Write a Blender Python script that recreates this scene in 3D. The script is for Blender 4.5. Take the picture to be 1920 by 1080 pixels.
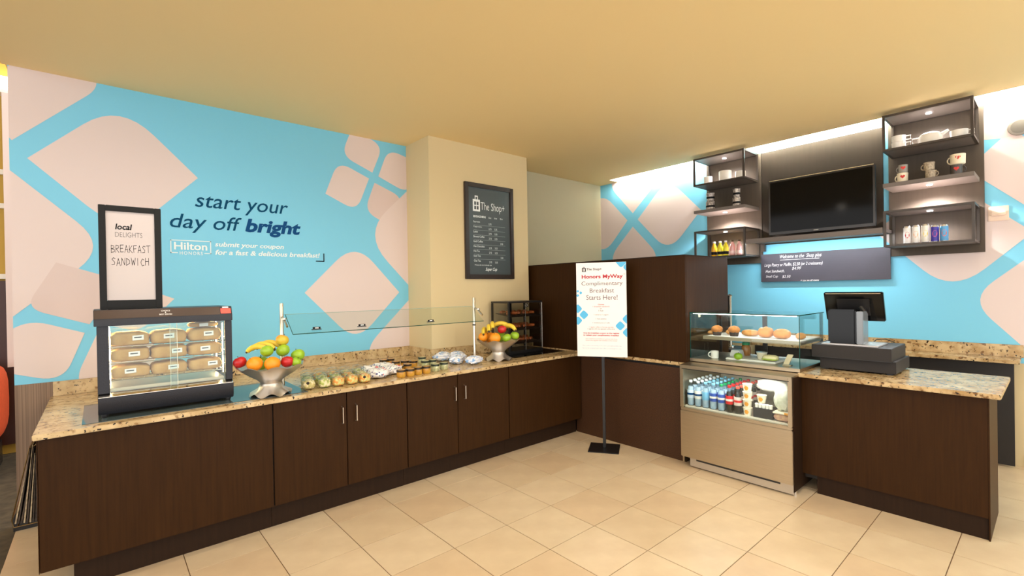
import bpy, bmesh, math, random
from mathutils import Vector, Matrix
PI = math.pi
random.seed(7)
for o in list(bpy.data.objects): bpy.data.objects.remove(o)
S = bpy.context.scene
COL = S.collection

# ---------------------------------------------------------------- camera
F_PX, CY_PX, YAW, PITCH, ROLL, EYE = 891.4, 547.39, 0.7152, -0.0053, -0.0172, 1.62
def camera():
    fw = Vector((math.sin(YAW), math.cos(YAW), 0)); rt = Vector((math.cos(YAW), -math.sin(YAW), 0)); up = Vector((0, 0, 1))
    f2 = fw*math.cos(PITCH) + up*math.sin(PITCH); u2 = -fw*math.sin(PITCH) + up*math.cos(PITCH)
    r3 = rt*math.cos(ROLL) + u2*math.sin(ROLL); u3 = -rt*math.sin(ROLL) + u2*math.cos(ROLL)
    cd = bpy.data.cameras.new('camera'); co = bpy.data.objects.new('camera', cd); COL.objects.link(co)
    cd.sensor_width = 36; cd.lens = F_PX/1920*36; cd.shift_y = (CY_PX-540)/1920; cd.clip_start = .05; cd.clip_end = 60
    m = Matrix((r3, u3, -f2)).transposed().to_4x4(); m.translation = (0, 0, EYE); co.matrix_world = m
    S.camera = co
    return rt, fw
camera()
def on(u, v, x=None, y=None, z=None):          # a photo pixel's direction, met with a known wall, front or floor plane
    r2 = (u-960)/F_PX; u3 = -(v-CY_PX)/F_PX
    r = r2*math.cos(ROLL)-u3*math.sin(ROLL); u2 = r2*math.sin(ROLL)+u3*math.cos(ROLL)
    f = math.cos(PITCH)-u2*math.sin(PITCH); w = math.sin(PITCH)+u2*math.cos(PITCH)
    d = (r*math.cos(YAW)+f*math.sin(YAW), -r*math.sin(YAW)+f*math.cos(YAW), w)
    t = x/d[0] if x is not None else y/d[1] if y is not None else (z-EYE)/d[2]
    return (d[0]*t, d[1]*t, EYE+d[2]*t)

# ---------------------------------------------------------------- world, lights, exposure
S.view_settings.view_transform = 'Standard'; S.view_settings.look = 'None'
S.view_settings.gamma = 1; S.view_settings.use_curve_mapping = False
S.view_settings.exposure = 0.1
W = bpy.data.worlds.new('world'); S.world = W; W.use_nodes = True
W.node_tree.nodes['Background'].inputs[0].default_value = (1, .99, .985, 1)
W.node_tree.nodes['Background'].inputs[1].default_value = 2.35
def light(name, kind, loc, power, col=(1, 1, 1), size=.1, rot=(0, 0, 0), size_y=None, spot=None, blend=.6):
    d = bpy.data.lights.new(name, kind); d.energy = power; d.color = col
    if kind == 'AREA':
        d.size = size
        if size_y: d.shape = 'RECTANGLE'; d.size_y = size_y
    else: d.shadow_soft_size = size
    if spot: d.spot_size = spot; d.spot_blend = blend
    o = bpy.data.objects.new(name, d); COL.objects.link(o); o.location = loc; o.rotation_euler = rot
    return o
DOWN_POWER, DOWN_COL = 40, (1, .95, .86)
ADDED_DOWNLIGHTS = [(.3, 2.9), (1.3, 2.05), (2.3, 1.2), (3.2, .4), (.3, .6), (1.9, -.8), (3.5, -2)]  # added ceiling lamps, kept out of view, to brighten floor and far corner
COVE_POWER, COVE_COL = 430.0, (1, .985, .88)

# ---------------------------------------------------------------- materials
def lin(c): return c/12.92 if c <= .04045 else ((c+.055)/1.055)**2.4
def rgb(r, g, b): return (lin(r/255), lin(g/255), lin(b/255), 1)
MATS = {}
def mat(name, col, rough=.5, metal=0., emit=0., var=0., scale=20., stretch=(1, 1, 1), bump=0., spec=None, coat=0., col2=None, alpha=None):
    if name in MATS: return MATS[name]
    m = bpy.data.materials.new(name); m.use_nodes = True; nt = m.node_tree; b = nt.nodes['Principled BSDF']
    b.inputs['Base Color'].default_value = col; b.inputs['Roughness'].default_value = rough; b.inputs['Metallic'].default_value = metal
    if spec is not None: b.inputs['Specular IOR Level'].default_value = spec
    if coat: b.inputs['Coat Weight'].default_value = coat; b.inputs['Coat Roughness'].default_value = .08
    if emit:
        b.inputs['Emission Color'].default_value = col; b.inputs['Emission Strength'].default_value = emit
    if var or bump or col2:
        tc = nt.nodes.new('ShaderNodeTexCoord'); mp = nt.nodes.new('ShaderNodeMapping'); mp.inputs['Scale'].default_value = stretch
        n = nt.nodes.new('ShaderNodeTexNoise'); n.inputs['Scale'].default_value = scale; n.inputs['Detail'].default_value = 5
        nt.links.new(tc.outputs['Object'], mp.inputs[0]); nt.links.new(mp.outputs[0], n.inputs['Vector'])
        if var or col2:
            r = nt.nodes.new('ShaderNodeValToRGB'); r.color_ramp.elements[0].position = .3; r.color_ramp.elements[1].position = .7
            c2 = col2 or tuple(c*(1-var) for c in col[:3])+(1,)
            r.color_ramp.elements[0].color = c2; r.color_ramp.elements[1].color = col
            nt.links.new(n.outputs['Fac'], r.inputs[0]); nt.links.new(r.outputs[0], b.inputs['Base Color'])
        if bump:
            bp = nt.nodes.new('ShaderNodeBump'); bp.inputs['Strength'].default_value = bump; bp.inputs['Distance'].default_value = .004
            nt.links.new(n.outputs['Fac'], bp.inputs['Height']); nt.links.new(bp.outputs[0], b.inputs['Normal'])
    MATS[name] = m
    return m
def glass(name, tint=(.94, .98, .97, 1), refl=1.0, rough=.02):
    if name in MATS: return MATS[name]
    m = bpy.data.materials.new(name); m.use_nodes = True; nt = m.node_tree; nt.nodes.clear()
    out = nt.nodes.new('ShaderNodeOutputMaterial'); mx = nt.nodes.new('ShaderNodeMixShader'); t = nt.nodes.new('ShaderNodeBsdfTransparent')
    g = nt.nodes.new('ShaderNodeBsdfGlossy'); fr = nt.nodes.new('ShaderNodeLayerWeight'); mu = nt.nodes.new('ShaderNodeMath'); pw = nt.nodes.new('ShaderNodeMath')
    pw.operation = 'POWER'; pw.inputs[1].default_value = 4.5; mu.operation = 'MULTIPLY_ADD'; mu.inputs[1].default_value = .8*refl; mu.inputs[2].default_value = .035*refl
    t.inputs[0].default_value = tint; g.inputs['Roughness'].default_value = rough
    nt.links.new(fr.outputs['Facing'], pw.inputs[0]); nt.links.new(pw.outputs[0], mu.inputs[0]); nt.links.new(mu.outputs[0], mx.inputs[0]); nt.links.new(t.outputs[0], mx.inputs[1])
    nt.links.new(g.outputs[0], mx.inputs[2]); nt.links.new(mx.outputs[0], out.inputs[0])
    MATS[name] = m
    return m
def granite(name, base, light_c, dark, brown, stretch=(1, 1, 1)):
    if name in MATS: return MATS[name]
    m = bpy.data.materials.new(name); m.use_nodes = True; nt = m.node_tree; b = nt.nodes['Principled BSDF']; L = nt.links.new
    tc = nt.nodes.new('ShaderNodeTexCoord'); mp = nt.nodes.new('ShaderNodeMapping'); mp.inputs['Scale'].default_value = stretch; L(tc.outputs['Object'], mp.inputs[0])
    def noise(s, d=4):
        n = nt.nodes.new('ShaderNodeTexNoise'); n.inputs['Scale'].default_value = s; n.inputs['Detail'].default_value = d; L(mp.outputs[0], n.inputs['Vector']); return n
    def ramp(src, a, bb):
        r = nt.nodes.new('ShaderNodeValToRGB'); r.color_ramp.elements[0].position = a; r.color_ramp.elements[1].position = bb; L(src, r.inputs[0]); return r
    def mix(f, a, c):
        x = nt.nodes.new('ShaderNodeMixRGB'); L(f, x.inputs[0])
        if isinstance(a, tuple): x.inputs[1].default_value = a
        else: L(a, x.inputs[1])
        x.inputs[2].default_value = c
        return x.outputs[0]
    c = mix(ramp(noise(9).outputs['Fac'], .4, .62).outputs[0], base, light_c)
    c = mix(ramp(noise(26, 3).outputs['Fac'], .56, .68).outputs[0], c, brown)
    c = mix(ramp(noise(45, 2).outputs['Fac'], .64, .68).outputs[0], c, dark)
    L(c, b.inputs['Base Color']); b.inputs['Roughness'].default_value = .18
    MATS[name] = m
    return m
WOOD = mat('dark_wood_laminate', rgb(56, 33, 12), .45, spec=.11, var=.3, scale=9, stretch=(9, 9, .35))
WOOD_DARK = mat('toe_kick_laminate', rgb(44, 28, 16), .55, spec=.14, var=.2, scale=9, stretch=(9, 9, .4))
BLACKISH = mat('black_laminate', rgb(30, 25, 22), .5)
BRONZE_PANEL = mat('bronze_speckled_panel', rgb(76, 48, 28), .45, spec=.3, col2=rgb(54, 33, 19), scale=120)
GRAN = granite('beige_granite', rgb(186, 158, 112), rgb(210, 184, 140), rgb(40, 30, 24), rgb(142, 108, 66))
GRAN2 = granite('mottled_granite', rgb(170, 138, 92), rgb(206, 180, 136), rgb(36, 28, 24), rgb(118, 84, 48))
STEEL = mat('brushed_steel', rgb(190, 174, 148), .34, 1., var=.12, scale=6, stretch=(1, 1, 60))
CHROME = mat('chrome', rgb(225, 220, 212), .15, 1.)
NICKEL = mat('satin_nickel', rgb(215, 205, 190), .28, 1.)
PEWTER = mat('polished_pewter', rgb(206, 198, 188), .36, .9, bump=.25, scale=18)
BLACK = mat('black_plastic', rgb(26, 25, 26), .35)
BLACK_GLOSS = mat('gloss_black', rgb(12, 12, 13), .12, spec=.3)
WHITE = mat('white_plastic', rgb(238, 234, 228), .4)
CERAMIC = mat('white_ceramic', rgb(242, 238, 232), .2)
PANE = glass('clear_glass')
PANE_G = glass('green_glass', (.94, .98, .97, 1), 1.0)
EDGE_G = mat('glass_edge', rgb(22, 74, 66), .1)
CLEAR = glass('clear_plastic', (.95, .96, .94, 1), .8, .08)

# ---------------------------------------------------------------- mesh helpers
class M:
    def __init__(s): s.v = []; s.f = []
    def add(s, vs, fs):
        n = len(s.v); s.v += [tuple(v) for v in vs]; s.f += [tuple(i+n for i in f) for f in fs]; return s
    def box(s, x0, y0, z0, x1, y1, z1):
        return s.add([(x, y, z) for z in (z0, z1) for y in (y0, y1) for x in (x0, x1)],
                     [(0, 2, 3, 1), (4, 5, 7, 6), (0, 1, 5, 4), (2, 6, 7, 3), (0, 4, 6, 2), (1, 3, 7, 5)])
    def hexa(s, p):      # 8 corners: bottom 4 (ccw), top 4
        return s.add(p, [(3, 2, 1, 0), (4, 5, 6, 7), (0, 1, 5, 4), (1, 2, 6, 5), (2, 3, 7, 6), (3, 0, 4, 7)])
    def obox(s, c, ax, ay, hx, hy, hz):   # oriented box
        c, ax, ay = Vector(c), Vector(ax).normalized(), Vector(ay).normalized(); az = ax.cross(ay)
        return s.add([c+ax*(hx*i)+ay*(hy*j)+az*(hz*k) for k in (-1, 1) for j in (-1, 1) for i in (-1, 1)],
                     [(0, 2, 3, 1), (4, 5, 7, 6), (0, 1, 5, 4), (2, 6, 7, 3), (0, 4, 6, 2), (1, 3, 7, 5)])
    def tube(s, pts, r, n=8, closed=False):
        pts = [Vector(p) for p in pts]; N = len(pts); rs = r if isinstance(r, (list, tuple)) else [r]*N
        up = Vector((0, 0, 1)); vs = []
        for i, p in enumerate(pts):
            t = (pts[(i+1) % N]-pts[i-1]) if closed else (pts[min(i+1, N-1)]-pts[max(i-1, 0)])
            t.normalize(); a = t.cross(up if abs(t.z) < .95 else Vector((1, 0, 0))).normalized(); b = t.cross(a)
            vs += [p+(a*math.cos(2*PI*k/n)+b*math.sin(2*PI*k/n))*rs[i] for k in range(n)]
        fs = [(i*n+k, i*n+(k+1) % n, ((i+1) % N)*n+(k+1) % n, ((i+1) % N)*n+k) for i in range(N if closed else N-1) for k in range(n)]
        if not closed: fs += [tuple(range(n))[::-1], tuple((N-1)*n+k for k in range(n))]
        return s.add(vs, fs)
    def lathe(s, prof, c=(0, 0, 0), n=24, fn=None):    # prof (r,z); fn(r,z,theta)->(r,z)
        vs = []; fs = []; N = len(prof)
        for r, z in prof:
            for k in range(n):
                th = 2*PI*k/n; rr, zz = fn(r, z, th) if fn else (r, z)
                vs.append((c[0]+rr*math.cos(th), c[1]+rr*math.sin(th), c[2]+zz))
        for i in range(N-1):
            for k in range(n): fs.append((i*n+k, i*n+(k+1) % n, (i+1)*n+(k+1) % n, (i+1)*n+k))
        if prof[0][0] > 1e-4: fs.append(tuple(range(n))[::-1])
        if prof[-1][0] > 1e-4: fs.append(tuple((N-1)*n+k for k in range(n)))
        return s.add(vs, fs)
    def sph(s, c, rx, ry, rz, nu=16, nv=10, fn=None, e=1.):   # e<1: boxier
        sg = lambda a: math.copysign(abs(a)**e, a); vs = []; fs = []
        for j in range(1, nv):
            ph = -PI/2+PI*j/nv
            for i in range(nu):
                th = 2*PI*i/nu; d = (sg(math.cos(ph))*sg(math.cos(th)), sg(math.cos(ph))*sg(math.sin(th)), sg(math.sin(ph)))
                if fn: d = fn(*d)
                vs.append((c[0]+rx*d[0], c[1]+ry*d[1], c[2]+rz*d[2]))
        b = fn(0, 0, -1) if fn else (0, 0, -1); t = fn(0, 0, 1) if fn else (0, 0, 1)
        vs += [(c[0]+rx*b[0], c[1]+ry*b[1], c[2]+rz*b[2]), (c[0]+rx*t[0], c[1]+ry*t[1], c[2]+rz*t[2])]; nb = len(vs)-2
        for j in range(nv-2):
            for i in range(nu): fs.append((j*nu+i, j*nu+(i+1) % nu, (j+1)*nu+(i+1) % nu, (j+1)*nu+i))
        for i in range(nu): fs += [(nb, (i+1) % nu, i), (nb+1, (nv-2)*nu+i, (nv-2)*nu+(i+1) % nu)]
        return s.add(vs, fs)
    def poly(s, pts): return s.add(pts, [tuple(range(len(pts)))])
    def prism(s, a, d):     # polygon a (3D points) extruded by vector d
        n = len(a); d = Vector(d); b = [Vector(p)+d for p in a]
        return s.add(list(a)+b, [tuple(range(n))[::-1], tuple(range(n, 2*n))]+[(i, (i+1) % n, n+(i+1) % n, n+i) for i in range(n)])
    def move(s, d): s.v = [(v[0]+d[0], v[1]+d[1], v[2]+d[2]) for v in s.v]; return s
    def xform(s, m): s.v = [tuple(m @ Vector(v)) for v in s.v]; return s
def worldloc(o):
    l = Vector((0, 0, 0))
    while o: l += o.location; o = o.parent
    return l
def mesh(name, m, mt, bevel=0, smooth=True, ang=35):
    me = bpy.data.meshes.new(name); bm = bmesh.new(); vs = [bm.verts.new(v) for v in m.v]
    for f in m.f:
        try: bm.faces.new([vs[i] for i in f])
        except ValueError: pass
    bmesh.ops.recalc_face_normals(bm, faces=bm.faces)
    if bevel: bmesh.ops.bevel(bm, geom=bm.edges[:], offset=bevel, segments=2, affect='EDGES', clamp_overlap=True)
    bm.to_mesh(me); bm.free()
    if smooth:
        me.polygons.foreach_set('use_smooth', [True]*len(me.polygons)); me.set_sharp_from_angle(angle=math.radians(ang))
    if mt: me.materials.append(mt)
    return me
def obj(name, m, mt, parent=None, bevel=0, smooth=True, loc=None, ang=35):
    """one mesh object from world-space geometry; parts are stored relative to their thing"""
    if parent: o0 = worldloc(parent)
    elif loc: o0 = Vector(loc)
    else:
        xs, ys, zs = zip(*m.v); o0 = Vector(((min(xs)+max(xs))/2, (min(ys)+max(ys))/2, min(zs)))
    m.move(-o0); o = bpy.data.objects.new(name, mesh(name, m, mt, bevel, smooth, ang)); COL.objects.link(o)
    if parent: o.parent = parent
    else: o.location = o0
    return o
def tag(o, label, cat, group=None):
    o['label'] = label; o['category'] = cat
    if group: o['group'] = group
    return o
def thing(name, label, cat, loc, group=None):
    o = bpy.data.objects.new(name, None); o.empty_display_size = .05; COL.objects.link(o); o.location = loc
    return tag(o, label, cat, group)
def struct(o, label=None):
    o['kind'] = 'structure'
    if label: o['label'] = label
    return o
def copy_tree(o, loc=None, rotz=None, label=None, parent=None, rot=None):
    c = o.copy(); COL.objects.link(c); c.parent = parent
    if loc is not None: c.location = loc
    if rotz is not None: c.rotation_euler[2] = rotz
    if rot is not None: c.rotation_euler = rot
    if label: c['label'] = label
    for ch in list(o.children): copy_tree(ch, parent=c)
    return c
def plane_xf(kind, org):     # local x = right, y = up, z = out of the surface
    org = Vector(org)
    if kind == 'left': a, n = Vector((1, 0, 0)), Vector((0, -1, 0))
    elif kind == 'right': a, n = Vector((0, -1, 0)), Vector((-1, 0, 0))
    else: a = Vector(kind); n = a.cross(Vector((0, 0, 1)))
    u = Vector((0, 0, 1)); m = Matrix((a, u, n)).transposed().to_4x4(); m.translation = org
    return m
def text(body, bold=0., shear=0., spacing=1., align='LEFT'):
    c = bpy.data.curves.new('lettering', 'FONT'); c.body = body; c.shear = shear; c.offset = bold; c.space_character = spacing; c.resolution_u = 3; c.align_x = align
    o = bpy.data.objects.new('lettering', c); me = o.to_mesh()
    m = M(); m.add([tuple(v.co) for v in me.vertices], [tuple(p.vertices) for p in me.polygons]); o.to_mesh_clear()
    bpy.data.objects.remove(o); bpy.data.curves.remove(c)
    return m
def fit(m, x0, x1, y0, y1, z=0.):
    xs = [v[0] for v in m.v]; ys = [v[1] for v in m.v]; a, b, c, d = min(xs), max(xs), min(ys), max(ys)
    m.v = [(x0+(v[0]-a)/(b-a)*(x1-x0), y0+(v[1]-c)/(d-c)*(y1-y0), z) for v in m.v]
    return m
def lettering(name, body, xf, x0, x1, y0, y1, mt, parent, bold=0., shear=0., z=.0012, spacing=1., multi=None):
    m = fit(text(body, bold, shear, spacing), x0, x1, y0, y1, z).xform(xf)
    return obj(name, m, mt, parent, smooth=False)
STROKES = {'B': [[(0, 0), (0, 1), (.5, .9), (.55, .65), (.05, .52), (.6, .4), (.6, .12), (0, 0)]], 'R': [[(0, 0), (.05, 1), (.5, .95), (.55, .65), (.1, .5), (.6, 0)]],
    'E': [[(.6, 1), (0, .97), (.03, 0), (.6, .03)], [(0, .5), (.5, .53)]], 'A': [[(0, 0), (.3, 1), (.62, 0)], [(.12, .35), (.55, .38)]],
    'K': [[(0, 0), (.03, 1)], [(.55, 1), (.05, .45), (.6, 0)]], 'F': [[(.6, 1), (0, .95), (.05, 0)], [(0, .5), (.5, .55)]],
    'S': [[(.6, .9), (.3, 1), (.05, .8), (.5, .4), (.45, .08), (0, .05)]], 'T': [[(-.05, .95), (.75, 1)], [(.35, .97), (.35, 0)]],
    'N': [[(0, 0), (.05, 1), (.55, .05), (.6, 1)]], 'D': [[(0, 0), (.05, 1), (.55, .7), (.55, .3), (0, 0)]], 'W': [[(0, 1), (.2, 0), (.38, .7), (.55, 0), (.75, 1)]],
    'I': [[(.3, 0), (.3, 1)]], 'C': [[(.6, .85), (.3, 1), (.02, .5), (.25, .02), (.6, .12)]], 'H': [[(0, 0), (.03, 1)], [(.6, 0), (.6, 1)], [(0, .5), (.6, .55)]]}
def handwriting(word, w=.07):
    m = M(); x = 0
    for i, ch in enumerate(word):
        dy = random.uniform(-.08, .08)
        for st in STROKES[ch]:
            for (ax, ay), (bx, by) in zip(st, st[1:]):
                d = Vector((bx-ax, by-ay)); l = d.length; d /= l; n = Vector((-d.y, d.x))*w/2; a = Vector((ax+x, ay+dy))-d*w/2; b = Vector((bx+x, by+dy))+d*w/2
                m.poly([(q.x, q.y, 0) for q in (a-n, b-n, b+n, a+n)])
        x += .85
    return m
def clip(poly, x0, x1, y0, y1):
    def cut(p, f):
        out = []
        for i in range(len(p)):
            a, b = p[i-1], p[i]; fa, fb = f(a), f(b)
            if (fa >= 0) != (fb >= 0):
                t = fa/(fa-fb); out.append((a[0]+(b[0]-a[0])*t, a[1]+(b[1]-a[1])*t))
            if fb >= 0: out.append(b)
        return out
    for f in (lambda p: p[0]-x0, lambda p: x1-p[0], lambda p: p[1]-y0, lambda p: y1-p[1]):
        poly = cut(poly, f)
        if len(poly) < 3: return []
    return poly
def rounded(pts, n=8):       # pts (x,y,frac): frac of the shorter side used to round that corner
    out = []; N = len(pts)
    for i in range(N):
        p = Vector(pts[i][:2]); a = Vector(pts[i-1][:2]); b = Vector(pts[(i+1) % N][:2]); f = pts[i][2]
        if f <= 0: out.append(tuple(p)); continue
        r = f*min((a-p).length, (b-p).length); s = p+(a-p).normalized()*r; e = p+(b-p).normalized()*r
        for k in range(n+1):
            t = k/n; out.append(tuple(s*(1-t)**2+p*2*t*(1-t)+e*t*t))
    return out

# ================================================================ THE SETTING
YL, XR, ZC = 4.78, 6.05, 3.24          # left wall plane, right wall plane, ceiling
YB = -2.6                              # the shop opens to the lobby here, behind the camera
XE, XCOVE = -.465, 5.83                # where shop floor and soffit end, and where the light cove starts
PEACH = mat('mural_blush_print', rgb(220, 203, 199), .6, spec=.3); PEACH2 = mat('mural_blush_overlap_print', rgb(213, 193, 188), .6, spec=.3)
BLUE = mat('mural_blue_print', rgb(122, 200, 230), .55)
TEAL = mat('mural_lettering_ink', rgb(10, 70, 104), .7, spec=.1); NAVY = mat('mural_bold_ink', rgb(20, 72, 124), .7, spec=.1); PRINTW = mat('mural_white_ink', rgb(232, 240, 240), .55)
INK = mat('black_ink', rgb(24, 24, 26), .7, spec=.15)
BEIGE = mat('beige_wall_paint', rgb(214, 194, 150), .7); GREYW = mat('grey_wall_paint', rgb(182, 172, 142), .7)
CEIL = mat('tan_ceiling_paint', rgb(241, 214, 156), .75)
STRIPE = mat('striped_wood_laminate', rgb(150, 122, 98), .5, col2=rgb(112, 88, 68), scale=30, stretch=(6, 6, .02))
TILE_C = [mat('floor_tile_stone', rgb(216, 194, 160), .32, col2=rgb(205, 181, 147), scale=5), mat('floor_tile_stone_pale', rgb(220, 199, 166), .3, col2=rgb(209, 186, 153), scale=6), mat('floor_tile_stone_warm', rgb(214, 189, 154), .34, col2=rgb(202, 176, 142), scale=5)]
GROUT = mat('floor_grout', rgb(118, 92, 66), .8)
CARPET = mat('lounge_carpet', rgb(86, 76, 58), .9, col2=rgb(58, 50, 38), scale=14)

floor = struct(obj('floor', M().box(XE, YB, -.1, 6.4, 7.3, -.003), GROUT, smooth=False), 'beige square stone floor tiles with thin grout')
SX, SY, GX, GY = .43, .4162, 1.661, 3.337
tile_me = [mesh('tile', M().box(-.0025+.005, .0025, -.004, SX-.0025, SY-.0025, 0), t, .0008) for t in TILE_C]
for i in range(-5, 11):
    for j in range(-1, 18):
        x, y = GX+SX*i, GY-SY*j
        if x+SX < XE or x > 6.0 or y+SY < YB: continue
        me = tile_me[(i*7+j*5+i*j) % 3]
        if x < XE:
            me = mesh('tile', M().box(XE-x, .0015, -.004, SX-.0015, SY-.0015, 0), TILE_C[(i+j) % 3])
        t = bpy.data.objects.new('tile', me); COL.objects.link(t); t.parent = floor; t.location = Vector((x, y, 0))-floor.location
for y in (4.1694, 4.5856):      # the strip of floor left of the counter
    for i in (-5, -4):
        x = GX+SX*i; a = max(x, XE)-x; b = min(x+SX, -.27)-x
        if b-a > .02:
            t = bpy.data.objects.new('tile', mesh('tile', M().box(a+.0015, .0015, -.004, b-.0015, (SY if y < 4.5 else YL-y)-.0015, 0), TILE_C[i % 3])); COL.objects.link(t); t.parent = floor; t.location = Vector((x, y, 0))-floor.location
struct(obj('floor_lounge', M().box(-6, YB, -.1, XE, 7.3, -.002), CARPET, smooth=False), 'dark carpet of the lounge beyond the blue wall')
ceil_m = M().box(XE, YB, ZC, XCOVE, 4.44, ZC+.06).box(XE, 4.44, ZC, XR+.1, YL+.2, ZC+.06).box(XE, YB, ZC+.2, XR+.1, 4.5, ZC+.26).box(XE-.02, YB, ZC, XE, YL, ZC+1.3)
ceiling = struct(obj('ceiling', ceil_m, CEIL, smooth=False), 'smooth tan painted ceiling with a light slot along the right wall')
COVE_W = mat('cove_white_paint_and_wash', rgb(245, 245, 240), .6)
obj('cove_lining', M().box(XCOVE-.002, YB, ZC+.061, XCOVE+.004, 4.44, ZC+.2).box(XCOVE, YB, ZC+.192, XR, 4.44, ZC+.198).box(XCOVE, 4.434, ZC+.001, XR, 4.44, ZC+.192).box(XR-.004, YB, ZC+.006, XR-.001, 4.434, ZC+.192), COVE_W, ceiling, smooth=False)  # lining; its wall strip is white to paint in the cove light's wash

# left wall with mural
wl = struct(obj('wall_left', M().box(-.455, YL, 0, XR+.1, YL+.12, ZC), BEIGE, smooth=False), 'blue mural wall with large blush rounded diamonds and slogan')
ZM = 1.01
def wallpt(kind, u, v):
    if kind == 'left': p = on(u, v, y=YL); return (p[0], p[2])
    p = on(u, v, x=XR); return (-p[1], p[2])
def mural(kind, parent, petals, rect, d0):
    xf = plane_xf(kind, (0, YL, 0) if kind == 'left' else (XR, 0, 0))
    obj('mural_field', M().poly([(rect[0], rect[2], d0), (rect[1], rect[2], d0), (rect[1], rect[3], d0), (rect[0], rect[3], d0)]).xform(xf), BLUE, parent, smooth=False)
    for k, (pts, mt) in enumerate(petals):
        q = [(*wallpt(kind, u, v), r) for u, v, r in pts]
        q = clip(rounded(q), *rect)
        if q: obj('mural_petal', M().poly([(x, y, d0+.0008+.0004*(k % 5)) for x, y in q]).xform(xf), mt, parent, smooth=False)
c7 = lambda x, y, r=0: (580+x/3.177, 220+y/3.177, r)
LP = [([(22, 263, 0), (200, 158, .4), (100, 60, 0), (-60, 180, 0)], PEACH),
      ([(51, 296.5, 0), (224, 192, .42), (371, 334, 0), (233.5, 441.8, .42)], PEACH),
      ([(-60, 262, 0), (24.4, 323.6, 0), (204, 462, .36), (27, 592, 0), (-80, 660, 0)], PEACH),
      ([(168, 608, 0), (46, 578, .3), (105, 492, 0), (228, 526, .35)], PEACH2),
      ([(159, 624, 0), (118, 716, .38), (-60, 688, 0), (44, 597, .4)], PEACH),
      ([(186, 617, 0), (140, 714, .3), (200, 790, 0), (310, 650, .3)], PEACH),
      ([(185, 606, 0), (240, 531, .35), (327, 560, 0), (262, 622, .35)], PEACH),
      ([c7(375, 330), c7(190, 225, .42), c7(252, 67), c7(437, 172, .4)], PEACH),
      ([c7(355, 365), c7(169, 261, .4), c7(95, 455), c7(281, 559, .4)], PEACH),
      ([c7(410, 352), c7(468, 190, .4), c7(650, 272), c7(592, 458, .4)], PEACH),
      ([c7(388, 390), c7(328, 558, .4), c7(492, 655), c7(562, 482, .4)], PEACH2),
      ([c7(317, 694, .42), c7(650, 374), c7(980, 694), c7(650, 1066)], PEACH),
      ([(571, 549, 0), (665.7, 453.3, .4), (748.4, 548, 0), (668, 642, .35)], PEACH),
      ([(674, 666, .36), (772, 556, 0), (840, 650, 0), (772, 740, 0)], PEACH)]
mural('left', wl, LP, (-.455, 2.615, ZM, ZC), .001)
XFL = plane_xf('left', (0, YL, 0))
obj('wainscot_panel', M().box(-.455, YL-.006, .12, -.262, YL-.0005, ZM), STRIPE, wl, smooth=False)
struct(obj('baseboard_left', M().box(-.475, YL-.02, 0, -.27, YL-.001, .12), BLACKISH, smooth=False))
def wl_text(name, body, l, r, t, b, mt, **k):
    x0 = on(l[0], l[1], y=YL)[0]; x1 = on(r[0], r[1], y=YL)[0]; z1 = on(t[0], t[1], y=YL)[2]; z0 = on(b[0], b[1], y=YL)[2]
    return lettering(name, body, XFL, x0, x1, z0, z1, mt, wl, z=.004, **k)
wl_text('slogan_lettering', 'start your', (365.5, 380), (540, 395), (391, 368), (470, 404.6), TEAL, shear=.22, bold=.003)
wl_text('slogan_lettering', 'day off', (318.6, 420), (453, 415), (338, 400.2), (422, 440), TEAL, shear=.22, bold=.003)
wl_text('slogan_lettering_bold', 'bright', (459.4, 420), (563.5, 430), (464.7, 410), (517.8, 445.4), NAVY, shear=.2, bold=.035)
wl_text('logo_lettering', 'Hilton', (326.2, 462), (388.5, 464), (326, 453.5), (388, 470), PRINTW, bold=.02)
wl_text('logo_lettering', 'HONORS', (337, 474), (380, 476), (360, 471.8), (360, 478), PRINTW, bold=.01, spacing=1.3)
wl_text('coupon_lettering', 'submit your coupon', (402.7, 460), (532, 462), (404, 453.3), (500, 468.5), PRINTW, shear=.2, bold=.022)
wl_text('coupon_lettering', 'for a fast & delicious breakfast!', (403.6, 476), (599.3, 480), (404, 468), (598, 483.4), PRINTW, shear=.2, bold=.022)
def wall_bar(x0, x1, z0, z1, mt, name): obj(name, M().poly([(x0, z0, .004), (x1, z0, .004), (x1, z1, .004), (x0, z1, .004)]).xform(XFL), mt, wl, smooth=False)
bx0, bz1 = wallpt('left', 319, 449); bx1, bz0 = wallpt('left', 396, 476.5); e = .007
wall_bar(bx0, bx1, bz1-e, bz1, PRINTW, 'logo_box_line'); wall_bar(bx0, bx0+e, bz0, bz1, PRINTW, 'logo_box_line'); wall_bar(bx1-e, bx1, bz0, bz1, PRINTW, 'logo_box_line')
wall_bar(bx0, bx0+.05, bz0, bz0+e, PRINTW, 'logo_box_line'); wall_bar(bx1-.05, bx1, bz0, bz0+e, PRINTW, 'logo_box_line')
hx1, hz = wallpt('left', 608, 491); hx0 = wallpt('left', 592, 491)[0]; hz1 = wallpt('left', 608, 475.5)[1]
wall_bar(hx0, hx1, hz, hz+.009, INK, 'corner_mark'); wall_bar(hx1-.009, hx1, hz, hz1, INK, 'corner_mark')

col = struct(obj('wall_column', M().box(2.615, 4.30, 0, 4.01, YL, ZC), BEIGE, smooth=False), 'beige boxed column holding the framed menu')
obj('alcove_paint', M().box(4.012, YL-.004, 0, XR, YL-.0005, ZC), GREYW, wl, smooth=False)

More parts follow.
